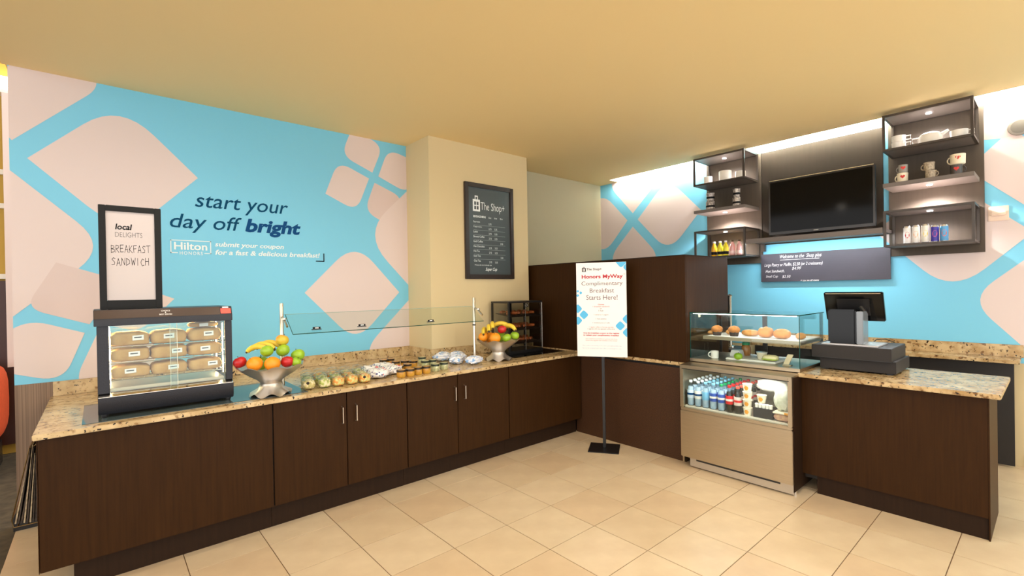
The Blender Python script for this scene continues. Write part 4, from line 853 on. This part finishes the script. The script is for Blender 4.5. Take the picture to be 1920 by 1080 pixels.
for i, (nm, a, b, c) in enumerate(rows):
    z = 2.375-.0545*i
    lettering('menu_lettering', nm, XFM, 3.168, 3.168+.0118*len(nm), z, z+.022, CH, bd)
    for q, f in enumerate((a, b, c)):
        if f: lettering('menu_lettering', ('2.75', '3.25', '3.50')[q], XFM, 3.385+.085*q, 3.425+.085*q, z-.014, z+.006, CH, bd)
    if i < 8: obj('menu_line', M().poly([(3.17, z-.027, .0012), (3.63, z-.027, .0012), (3.63, z-.024, .0012), (3.17, z-.024, .0012)]).xform(XFM), CHG, bd, smooth=False)
lettering('menu_lettering', 'Prices do not include tax', XFM, 3.18, 3.42, 1.895, 1.91, CH, bd); lettering('menu_script', 'Super Cup', XFM, 3.33, 3.5, 1.825, 1.875, CH, bd, shear=.4, bold=.01)

# ---------------------------------------------------------------- floor-standing easel sign
EC = (3.82, 3.02); ED = Vector((.5, -.866, 0)).normalized(); EN = ED.cross(Vector((0, 0, 1)))
t = thing('easel_sign', 'white breakfast poster on a black floor stand in the corner', 'sign', (EC[0], EC[1], 0))
XE_ = plane_xf(ED, (EC[0], EC[1], 0))
bmx = M().obox((0, 0, 0), (1, 0, 0), (0, 1, 0), .15, .145, .004).xform(Matrix.Translation((EC[0], EC[1], .004)) @ Matrix.Rotation(math.atan2(ED.y, ED.x)+.06, 4, 'Z'))
obj('base_plate', bmx, BLACK, t, .002); obj('pole', M().box(-.014, .0085, -.034, .014, .98, -.012).xform(XE_), BLACK, t, .001)
obj('holder', M().box(-.09, .90, -.011, .075, .935, -.0045).box(-.09, 1.868, -.011, .075, 1.888, -.0045).box(-.014, .935, -.011, .014, 1.87, -.005).box(-.085, .915, -.004, .07, .93, .007).box(-.085, 1.874, -.004, .07, 1.886, .007), BLACK, t, .001)
ps = obj('poster', M().box(-.257, .926, -.004, .243, 1.876, .004).xform(XE_), mat('poster_board', rgb(246, 236, 232), .45), t, .001)
XEP = plane_xf(ED, Vector((EC[0], EC[1], 0))+EN*.004)
RED = mat('crimson_ink', rgb(186, 22, 44), .5); PLUM = mat('plum_grey_ink', rgb(96, 70, 78), .5); PBL = mat('poster_blue_ink', rgb(84, 184, 230), .5); SOFT = mat('soft_pink_ink', rgb(206, 120, 124), .5); SOFTB = mat('soft_blue_ink', rgb(150, 186, 206), .5)
px = lambda u: -.257+(u-100)/(588-100)*.5; pz = lambda v: 1.876-(v-108)/(1030-108)*.95       # poster pixels in the enlarged view
obj('bag_logo', bag_icon(px(158), px(198), pz(195), pz(148)).xform(XEP), INK, ps, smooth=False)
T = lambda b_, l, r, top, bot, mt, **k: lettering('poster_lettering', b_, XEP, px(l), px(r), pz(bot), pz(top), mt, ps, **k)
T('The Shop+', 205, 352, 160, 190, INK, bold=.012); T('Honors MyWay', 155, 556, 226, 274, RED, bold=.03); T('TM', 562, 578, 222, 232, RED)
T('Complimentary', 152, 552, 292, 342, PLUM, bold=-.004); T('Breakfast', 234, 470, 360, 402, PLUM, bold=-.004); T('Starts Here!', 198, 502, 426, 472, PLUM, bold=-.004)
T('Choose', 312, 372, 513, 525, RED, bold=.02); T('1 breakfast sandwich', 262, 424, 532, 544, SOFT, bold=.01); T('or', 330, 350, 556, 564, PLUM)
T('1 fruit', 318, 364, 572, 586, PLUM); T('1 cereal or 1 yogurt', 272, 412, 612, 627, PLUM); T('1 hot pastry', 288, 392, 652, 668, PLUM); T('1 bottled juice or milk', 258, 424, 692, 706, PLUM)
T('1 regular coffee or hot tea, any size', 222, 460, 734, 748, SOFT, bold=.01); T('1 upgrade with any specialty coffee drink', 205, 474, 752, 766, PLUM)
T('Give the breakfast coupon to the register', 162, 516, 792, 808, RED, bold=.03); T('to redeem your complimentary breakfast', 162, 510, 812, 830, RED, bold=.03)
T('One complimentary breakfast per guest per day of stay', 185, 495, 850, 862, SOFT); T('Guests may upgrade their breakfast at the counter', 185, 495, 866, 878, SOFT)
T('Offer is valid on the morning of your stay at participating hotels only.', 150, 535, 915, 930, SOFTB); T('May not be combined with other offers or exchanged for cash.', 150, 535, 942, 956, SOFTB)
def blob(pts, r=.28): 
    q = clip(rounded([(px(u), pz(v), r) for u, v in pts], 4), -.2565, .2425, .927, 1.875)
    if q: obj('poster_diamond', M().poly([(x, y, .0012) for x, y in q]).xform(XEP), PBL, ps, smooth=False)
for pts in (((480, 100), (540, 170), (610, 100), (545, 40)), ((555, 160), (610, 105), (660, 165), (612, 225)), ((128, 402), (142, 385), (160, 402), (142, 420)), ((100, 385), (115, 370), (130, 388), (112, 400)), ((98, 430), (112, 412), (130, 425), (112, 445)),
            ((124, 620), (170, 570), (220, 620), (172, 668)), ((70, 560), (112, 510), (158, 560), (112, 608)), ((70, 680), (112, 630), (158, 675), (112, 725)), ((474, 728), (524, 676), (574, 726), (524, 774)), ((540, 660), (590, 608), (640, 660), (590, 712)), ((540, 790), (590, 738), (640, 790), (590, 842))): blob(pts)

# ================================================================ RIGHT WALL: SHELVES, SCREEN, CHALKBOARD
FRAME = mat('dark_bronze_frame', rgb(66, 58, 52), .4, .3); SHELFG = mat('grey_shelf_board', rgb(112, 102, 96), .5); PUCK = mat('puck_glow', (1, .96, .93, 1), .5, emit=14)
CLAD_DIMMED = mat('brown_cladding_dimmed', rgb(46, 38, 30), .6, spec=.15, var=.12, scale=8, stretch=(4, 4, .4))  # same brown as the shelf backs, darkened to offset the cove light
PANELB = mat('brown_back_panel', rgb(84, 74, 64), .55, spec=.2, var=.12, scale=8, stretch=(4, 4, .4))
XB = 6.02
def shelf_unit(y0, y1, label):
    t = thing('wall_shelf', label, 'shelf', (XB, (y0+y1)/2, 1.87), 'open box wall shelves either side of the screen')
    obj('back_panel', M().box(XB, y0-.03, 1.885, XR-.004, y1+.03, 3.205), PANELB, t, .002)
    for z0, z1 in ((1.96, 2.30), (2.86, 3.2)):
        b = .02; x0, x1 = 5.62, XB-.001; fm = M()
        for x in (x0, x1-b):
            for y in (y0, y1-b): fm.box(x, y, z0, x+b, y+b, z1)
            for z in (z0, z1-b): fm.box(x, y0+b, z, x+b, y1-b, z+b)
        for y in (y0, y1-b):
            for z in (z0, z1-b): fm.box(x0+b, y, z, x1-b, y+b, z+b)
        fr = obj('box_frame', fm, FRAME, t, smooth=False)
        obj('box_floor', M().box(x0+b, y0+b, z0+.002, x1-b, y1-b, z0+b-.001), SHELFG, fr, smooth=False); obj('box_roof', M().box(x0+b, y0+b, z1-b+.002, x1-b, y1-b, z1-.001), SHELFG, fr, smooth=False)
        obj('puck_lamp', M().lathe([(.022, 0), (.022, .006)], (5.8, (y0+y1)/2, z1-b-.0055), 16), PUCK, fr)
    sb = obj('shelf_board', M().box(5.62, y0, 2.52, XB-.001, y1, 2.558), SHELFG, t, .002)
    obj('puck_lamp', M().lathe([(.022, 0), (.022, .006)], (5.8, (y0+y1)/2, 2.5135), 16), PUCK, sb)
LY0, LY1, RY0, RY1 = 2.365, 2.985, .465, 1.09
shelf_unit(LY0, LY1, 'left open box wall shelf holding white bowls and juice bottles'); shelf_unit(RY0, RY1, 'right open box wall shelf holding white crockery, mugs and cans')
for y in ((LY0+LY1)/2, (RY0+RY1)/2):
    for z, e in ((3.165, 40), (2.50, 170), (2.265, 40)): light('puck_beam', 'SPOT', (5.8, y, z), e, (1, .95, .95), .03, spot=math.radians(150), blend=.8)
struct(obj('wall_cladding', M().box(XB, 1.165, 2.1, XR-.003, 2.33, 3.2), CLAD_DIMMED, None, .002), 'plain brown cladding panel behind the television')
t = thing('television', 'flat black television mounted between the two wall shelves', 'television', (5.9, 1.7, 2.19))
ty0, ty1, tz0, tz1, tx = 1.2, 2.2, 2.195, 2.81, 5.87
obj('housing', M().box(tx+.004, ty0, tz0, tx+.05, ty1, tz1), BLACK, t, .004); obj('mount', M().box(tx+.051, 1.5, 2.35, XB-.001, 1.9, 2.65), BLACK, t, smooth=False)
obj('bezel', M().box(tx, ty0, tz0, tx+.0035, ty0+.018, tz1).box(tx, ty1-.018, tz0, tx+.0035, ty1, tz1).box(tx, ty0+.018, tz1-.016, tx+.0035, ty1-.018, tz1).box(tx, ty0+.018, tz0, tx+.0035, ty1-.018, tz0+.03), mat('bezel_plastic', rgb(40, 34, 30), .25), t, smooth=False)
obj('screen', M().box(tx+.0015, ty0+.018, tz0+.03, tx+.0035, ty1-.018, tz1-.016), mat('dark_screen', rgb(12, 11, 10), .08, spec=.12), t, smooth=False)
obj('trim_strip', M().box(tx-.002, ty0+.01, tz1+.0005, tx+.01, ty1-.01, tz1+.006), mat('bright_trim_metal', rgb(240, 232, 205), .2, .8), t, smooth=False)
obj('badge', M().box(tx-.001, 1.70, tz0+.011, tx, 1.745, tz0+.018), mat('grey_badge', rgb(170, 168, 160), .4), t, smooth=False)
t = thing('screen_shelf', 'long grey shelf with hidden light strip below the television', 'shelf', (5.8, 1.73, 2.11))
obj('board', M().box(5.62, 1.096, 2.112, XB-.001, 2.36, 2.148), SHELFG, t, .002); obj('support', M().box(XB-.02, 2.30, 2.02, XR-.004, 2.345, 2.111), FRAME, t, smooth=False)
obj('front_lip', M().box(5.62, 1.096, 2.095, 5.635, 2.36, 2.1115), SHELFG, t, smooth=False); obj('light_strip', M().box(5.69, 1.13, 2.106, 5.71, 2.32, 2.1115), mat('cool_strip_glow', (.9, .98, 1, 1), .5, emit=130), t, smooth=False)
CBX = 6.0
t = thing('chalkboard', 'long charcoal chalkboard price sign under the screen shelf', 'chalkboard', (CBX, 1.73, 1.655))
cb = obj('board', M().box(CBX, 1.108, 1.657, CBX+.018, 2.344, 1.985), mat('charcoal_chalkboard', rgb(66, 62, 72), .5, var=.1, scale=6), t, .001); obj('standoff', M().box(CBX+.0185, 1.2, 1.75, XR-.004, 1.25, 1.9).box(CBX+.0185, 2.2, 1.75, XR-.004, 2.25, 1.9), BLACK, t, smooth=False)
XFC = plane_xf('right', (CBX, 0, 0)); ch = mat('chalk_script', rgb(232, 228, 230), .8)
def cb_pt(x, y): p = on(1420+x/7.385, 460+y/7.385, x=CBX); return -p[1], p[2]
def cb_text(body, l, r, yl, yr, h, **k):
    a = cb_pt(l, yl); b = cb_pt(r, yr); hh = h/7.385/165
    lettering('chalk_writing', body, XFC, a[0], b[0], a[1]-hh*.25, a[1]+hh, ch, cb, shear=.3, bold=-.003, z=.0015, **k)
cb_text('Welcome to the  Shop plus', 312, 890, 185, 150, 52); cb_text('Large Pastry or Muffin, $2.50 (or 2 croissants)', 100, 905, 300, 255, 46); cb_text('$4.99', 480, 605, 335, 330, 36); cb_text('Hot Sandwich,', 115, 375, 378, 370, 36); cb_text('Small Cup', 120, 285, 450, 445, 36); cb_text('$2.50', 345, 460, 448, 440, 34); cb_text('+ tax on all items', 600, 855, 494, 488, 22)
a = cb_pt(315, 207); b = cb_pt(860, 183); obj('chalk_underline', M().poly([(a[0], a[1], .0015), (b[0], a[1], .0015), (b[0], a[1]+.004, .0015), (a[0], a[1]+.004, .0015)]).xform(XFC), ch, cb, smooth=False)

# ---------------------------------------------------------------- things on the shelves
z_top, z_mid, z_bot = 2.8800, 2.5585, 1.9800
def tub(y, x, r, h, label):
    tag(obj('white_canister', M().lathe([(r*.9, 0), (r, .005), (r, h-.004), (r*.97, h), (r*.9, h), (r*.9, h-.008), (0, h-.008)], (x, y, z_top), 26), CERAMIC), label, 'canister', 'white canisters on the top left shelf')
tub(2.845, 5.72, .05, .09, 'small white canister, leftmost on the top left wall shelf'); tub(2.64, 5.74, .072, .125, 'large white canister in the middle of the top left shelf'); tub(2.45, 5.72, .058, .082, 'low white canister at the right of the top left shelf')
NYM = mat('photo_print_mug', rgb(226, 214, 204), .3, col2=rgb(60, 48, 50), scale=45)
for k, (y, x, w) in enumerate(((2.82, 5.72, 'left'), (2.50, 5.72, 'right'))):
    for q, lv in enumerate(('lower', 'upper')):
        r = .05 if k == 0 else .042
        loc = (x, y-.003*q, z_mid+.0005+(.105*q)); t = thing('souvenir_cup', '%s black and white picture cup of the %s pair on the left shelf board' % (lv, w), 'cup', loc, 'picture cups on the left shelf board')
        obj('cup', M().lathe([(r*.9, 0), (r, .004), (r, .1), (r*.94, .1045), (0, .1045)] if q == 0 else [(r*.72, 0), (r*.75, .004), (r*.98, .1), (r*.9, .1), (r*.7, .008), (0, .008)], loc, 22), NYM, t)
        obj('printed_band', M().lathe([(r*1.004 if q == 0 else r*.99*.88, .03), (r*1.008 if q == 0 else r*.92, .034), (r*1.008 if q == 0 else r*.935, .05), (r*1.004 if q == 0 else r*.93, .054)], loc, 22), INK, t)
JUICE = {'amber': mat('amber_juice', rgb(226, 170, 30), .2), 'yellow': mat('yellow_juice', rgb(222, 210, 50), .2), 'pink': mat('pink_juice', rgb(226, 168, 164), .2)}
for k, (y, c, w) in enumerate(((2.79, 'amber', 'leftmost'), (2.715, 'yellow', 'second from left'), (2.645, 'yellow', 'middle'), (2.565, 'pink', 'second from right'), (2.485, 'pink', 'rightmost'))):
    loc = (5.74, y, z_bot+.0005); t = thing('juice_bottle', '%s juice bottle, %s on the lower left wall shelf' % (c, w), 'bottle', loc, 'juice bottles on the lower left shelf')
    obj('body', M().lathe([(.026, 0), (.032, .01), (.032, .1), (.026, .125), (.014, .15), (.0135, .165), (0, .165)], loc, 18), JUICE[c], t)
    obj('cap', M().lathe([(.016, .165), (.016, .185), (0, .187)], loc, 14), STEM if c == 'pink' else CERAMIC, t)
    obj('label_mark', M().lathe([(.0325, .022), (.033, .024), (.033, .055), (.0325, .057)], loc, 18), INK if c != 'pink' else mat('pink_label', rgb(240, 206, 202), .5), t)
# right unit
def square_cup(y, x, z, label, r=.05, h=.07, hside=-1, name='white_cup'):
    t = thing(name, label, 'cup', (x, y, z), 'white crockery on the top right shelf')
    obj('cup', M().lathe([(r*.8, 0), (r*.92, .006), (r, h), (r*.93, h), (r*.85, .01), (0, .01)], (x, y, z), 26), CERAMIC, t)
    obj('handle', M().tube([(x-.01, y+hside*r*.92, z+h*.82), (x-.01, y+hside*(r+.035), z+h*.82), (x-.01, y+hside*(r+.035), z+h*.25), (x-.01, y+hside*r*.88, z+h*.25)], .0055, 8), CERAMIC, t)
square_cup(.985, 5.72, z_top+.0005, 'lower white cup of the stacked pair on the top right shelf', .055, .06); square_cup(.985, 5.72, z_top+.061, 'upper white cup of the stacked pair on the top right shelf', .055, .06)
t = thing('white_teapot', 'broad white teapot with square handle on the top right shelf', 'teapot', (5.74, .76, z_top+.0005), 'white crockery on the top right shelf')
obj('pot', M().lathe([(.07, 0), (.085, .01), (.09, .05), (.075, .085), (.05, .1), (.0, .106)], (5.74, .76, z_top+.0005), 28), CERAMIC, t)
obj('handle', M().tube([(5.73, .83, z_top+.07), (5.73, .885, z_top+.07), (5.73, .885, z_top+.018), (5.73, .835, z_top+.018)], .007, 8), CERAMIC, t)
obj('spout', M().tube([(5.73, .69, z_top+.06), (5.73, .66, z_top+.08), (5.73, .635, z_top+.095)], [.02, .014, .009], 10), CERAMIC, t)
square_cup(.565, 5.70, z_top+.0005, 'wide white cup at the right end of the top right shelf', .062, .062)
HEART = mat('red_print', rgb(206, 44, 36), .4); CREAMM = mat('cream_mug', rgb(238, 226, 200), .3)
def heart_on(t, loc, r, h, z0):
    d = Vector((-loc[0], -loc[1], 0)).normalized(); sdir = Vector((-d.y, d.x, 0)); pts = []
    n = 14
    for k in range(n):
        a = 2*PI*k/n; hx = 16*math.sin(a)**3/17; hz = (13*math.cos(a)-5*math.cos(2*a)-2*math.cos(3*a)-math.cos(4*a))/17
        u = hx*.02/(r); dd = d*math.cos(u)+sdir*math.sin(u); p = Vector(loc)+dd*(r+.0012); pts.append((p.x, p.y, loc[2]+z0+hz*.02))
    obj('heart_print', M().poly(pts), HEART, t, smooth=False)
ML = 'souvenir mugs on the right shelf board'
m1 = mug((5.70, .955, z_mid+.0005), 'cream souvenir mug with red heart, lower of the left pair', ML, .042, .085, CREAMM, PI/2-.3); heart_on(m1, (5.70, .955, z_mid), .041, .085, .05)
m1 = mug((5.70, .95, z_mid+.0865), 'clear grey souvenir mug with red heart, upper of the left pair', ML, .036, .075, mat('grey_glass_mug', rgb(150, 146, 140), .15), PI/2-.3); heart_on(m1, (5.70, .95, z_mid+.0865), .035, .075, .045)
SK = mat('skyline_mug', rgb(206, 190, 164), .35, col2=rgb(128, 112, 96), scale=60)
mug((5.70, .755, z_mid+.0005), 'skyline relief mug, lower of the middle pair on the shelf board', ML, .04, .07, SK, -PI/2-.4); mug((5.70, .765, z_mid+.0715), 'skyline relief mug, upper of the middle pair on the shelf board', ML, .04, .075, SK, PI/2-.2)
m1 = mug((5.70, .585, z_mid+.0005), 'dark souvenir mug with red heart, lower of the right pair', ML, .042, .085, mat('dark_mug', rgb(70, 62, 58), .3), -PI/2); heart_on(m1, (5.70, .585, z_mid), .041, .085, .05)
m1 = mug((5.70, .575, z_mid+.0865), 'cream souvenir mug with red heart, upper of the right pair', ML, .052, .09, CREAMM, PI/2-.2); heart_on(m1, (5.70, .575, z_mid+.0865), .05, .09, .058)
CAN = mat('can_metal', rgb(214, 214, 216), .25, .8)
for k, (y, c1, c2, hh, w) in enumerate(((.93, rgb(236, 232, 232), rgb(190, 30, 44), .165, 'white can with cherry red print, leftmost of the five cans'), (.868, rgb(238, 234, 230), rgb(236, 170, 120), .168, 'white can with peach print, second of the five cans'), (.80, rgb(240, 236, 226), rgb(232, 206, 80), .172, 'white can with lemon yellow print, middle of the five cans'), (.735, rgb(64, 52, 160), rgb(214, 90, 150), .155, 'deep purple blue can, fourth of the five cans'), (.672, rgb(90, 160, 214), rgb(222, 96, 66), .155, 'sky blue can with red print, rightmost of the five cans'))):
    loc = (5.72, y, z_bot+.0005); t = thing('drink_can', w, 'can', loc, 'drink cans on the lower right shelf')
    obj('can', M().lathe([(.022, 0), (.028, .008), (.0285, hh-.014), (.022, hh), (.02, hh-.003), (0, hh-.003)], loc, 20), CAN, t)
    obj('wrap', M().lathe([(.0283, .01), (.0288, .012), (.0288, hh-.018), (.0284, hh-.016)], loc, 20), mat('can_print_%d' % k, c1, .35), t)
    d = Vector((-loc[0], -loc[1], 0)).normalized(); sd = Vector((-d.y, d.x, 0)); g = []
    for q in range(12):
        a = 2*PI*q/12; u = math.cos(a)*.62; dd = d*math.cos(u)+sd*math.sin(u); g.append((loc[0]+dd.x*.0294, loc[1]+dd.y*.0294, loc[2]+hh*.5+math.sin(a)*.03))
    obj('printed_spot', M().poly(g), mat('can_spot_%d' % k, c2, .4), t)
# things on the wall
t = thing('wall_thermostat', 'cream wall intercom plate right of the shelves', 'wall plate', (XR, .35, 2.15))
obj('plate', M().box(XR-.014, .285, 2.155, XR-.002, .415, 2.285), mat('cream_plate', rgb(232, 206, 186), .5), t, .003); obj('housing', M().box(XR-.04, .298, 2.20, XR-.0145, .40, 2.245), mat('cream_plate', (1, 1, 1, 1)), t, .008); obj('slot', M().box(XR-.042, .31, 2.215, XR-.0405, .385, 2.222), STEEL, t, smooth=False)
t = thing('wall_speaker', 'small round grey fixture high on the right wall', 'wall fixture', (XR, .215, 2.93))
obj('rim', M().lathe([(.075, 0), (.072, .014), (.06, .018)], (0, 0, 0), 24).xform(Matrix.Translation((XR-.002, .215, 2.955)) @ Matrix.Rotation(-PI/2, 4, 'Y')), mat('grey_fixture', rgb(160, 152, 142), .4, .4), t)
obj('grille', M().lathe([(.058, .0), (.055, .022), (.02, .026), (0, .026)], (0, 0, 0), 20).xform(Matrix.Translation((XR-.002, .215, 2.955)) @ Matrix.Rotation(-PI/2, 4, 'Y')), mat('grey_grille', rgb(120, 114, 106), .5, .4), t)

# ---------------------------------------------------------------- cash register
ZG = .9305
CHAR = mat('charcoal_metal', rgb(46, 42, 40), .5, spec=.25); 
t = thing('cash_drawer', 'charcoal cash drawer, lower of the two on the register counter', 'cash drawer', (4.68, 1.03, ZG), 'stacked cash drawers')
for x, y in ((4.46, .82), (4.46, 1.235), (4.86, .82), (4.86, 1.235)): obj('foot', M().box(x, y, ZG, x+.04, y+.035, ZG+.01), BLACK, t)
obj('shell', M().box(4.435, .795, ZG+.0105, 4.915, 1.285, ZG+.1), CHAR, t, .003)
t = thing('cash_drawer', 'charcoal cash drawer, upper of the two under the payment terminal', 'cash drawer', (4.66, 1.07, ZG+.1005), 'stacked cash drawers')
obj('shell', M().box(4.40, .815, ZG+.1005, 4.89, 1.335, ZG+.2), CHAR, t, .003); obj('lip', M().box(4.398, .82, ZG+.1, 4.3995, 1.33, ZG+.104), BLACK, t, smooth=False)
ZP = ZG+.2005
t = thing('payment_terminal', 'black touchscreen register seen from behind on the cash drawers', 'register', (4.6, 1.1, ZP))
obj('foot_plate', M().box(4.44, .90, ZP, 4.74, 1.275, ZP+.012), mat('silver_plate', rgb(196, 190, 186), .3, .5), t, .003)
obj('pillar', M().box(4.46, 1.045, ZP+.0125, 4.58, 1.235, ZP+.285), BLACK_GLOSS, t, .012); obj('pillar_side', M().box(4.47, 1.0, ZP+.0125, 4.62, 1.044, ZP+.27), mat('grey_pillar', rgb(130, 134, 138), .2, .3), t, .004)
n = Vector((-.94, 0, -.35)); up = Vector((-.35, 0, .94)); c_ = Vector((4.63, 1.095, 1.435))
mo = obj('monitor', M().obox(c_, (0, 1, 0), up, .2, .122, .016), BLACK_GLOSS, t, .006); obj('monitor_back', M().obox(c_+n*.02, (0, 1, 0), up, .11, .07, .006), BLACK, mo, .003); obj('monitor_rim', M().obox(c_+up*.117+n*.0175, (0, 1, 0), up, .185, .002, .001), NICKEL, mo, smooth=False)
obj('hinge', M().tube([(4.59, 1.01, ZP+.25), tuple(c_+n*.015+Vector((0, -.05, 0)))], .02, 10), BLACK, t)
tag(obj('power_cable', M().tube([(4.745, 1.0, ZP+.006), (4.79, .98, ZP+.03), (4.83, .93, ZP+.032), (4.86, .88, ZP+.006)], .004, 6), BLACK), 'thin black cable behind the payment terminal', 'cable')

# ---------------------------------------------------------------- newspapers at the end of the counter
PAPER = mat('newsprint', rgb(206, 186, 150), .8, col2=rgb(150, 130, 104), scale=60); PAPERD = mat('newsprint_dark', rgb(92, 76, 62), .8, col2=rgb(52, 44, 38), scale=50)
t = thing('newspaper_rack', 'thin brass wire newspaper rack on the left end of the counter', 'rack', (-.32, 3.9, .2))
g = M()
for y in (3.68, 4.2): g.tube([(-.268, y, .82), (-.30, y, .80), (-.372, y, .43), (-.365, y, .39), (-.268, y, .39)], .003, 8)
g.tube([(-.30, 3.68, .80), (-.30, 4.2, .80)], .003, 8).tube([(-.372, 3.68, .43), (-.372, 4.2, .43)], .003, 8).tube([(-.35, 3.68, .39), (-.35, 4.2, .39)], .003, 8).tube([(-.31, 3.68, .39), (-.31, 4.2, .39)], .003, 8)
obj('wire_frame', g, mat('brass_wire', rgb(120, 94, 56), .35, .9), t)
for k in range(8):
    f = k/7; xb = -.279-.083*f; xt = -.270-.032*f; zt = .80-.045*(k % 3)+(.06 if k in (2, 4) else 0); w = .0035
    m = M().hexa([(xb-w, 3.67+.006*k, .397), (xb+w, 3.67+.006*k, .397), (xb+w, 4.19, .397), (xb-w, 4.19, .397), (xt-w*.35, 3.67+.006*k, zt), (xt+w*.35, 3.67+.006*k, zt), (xt+w*.35, 4.19, zt), (xt-w*.35, 4.19, zt)])
    tag(obj('newspaper', m, PAPER if k in (2, 4, 7) else PAPERD, None, .002), 'folded newspaper in the brass rack, number %s counted from the cabinet' % ('one', 'two', 'three', 'four', 'five', 'six', 'seven', 'eight')[k], 'newspaper', 'newspapers in the rack')
# ---------------------------------------------------------------- dispenser behind the glass case
t = thing('coffee_urn', 'slim steel and black beverage dispenser behind the glass case', 'dispenser', (5.55, 2.75, .95))
p = on(1368, 560, x=5.3); 
obj('column', M().lathe([(.05, 0), (.05, .02), (.022, .03), (.022, .56), (.03, .58), (0, .6)], (5.3, p[1], .93), 16), CHROME, t)
obj('stand', M().box(5.15, p[1]-.12, 0, 5.55, p[1]+.2, .928), BLACKISH, t, .003)
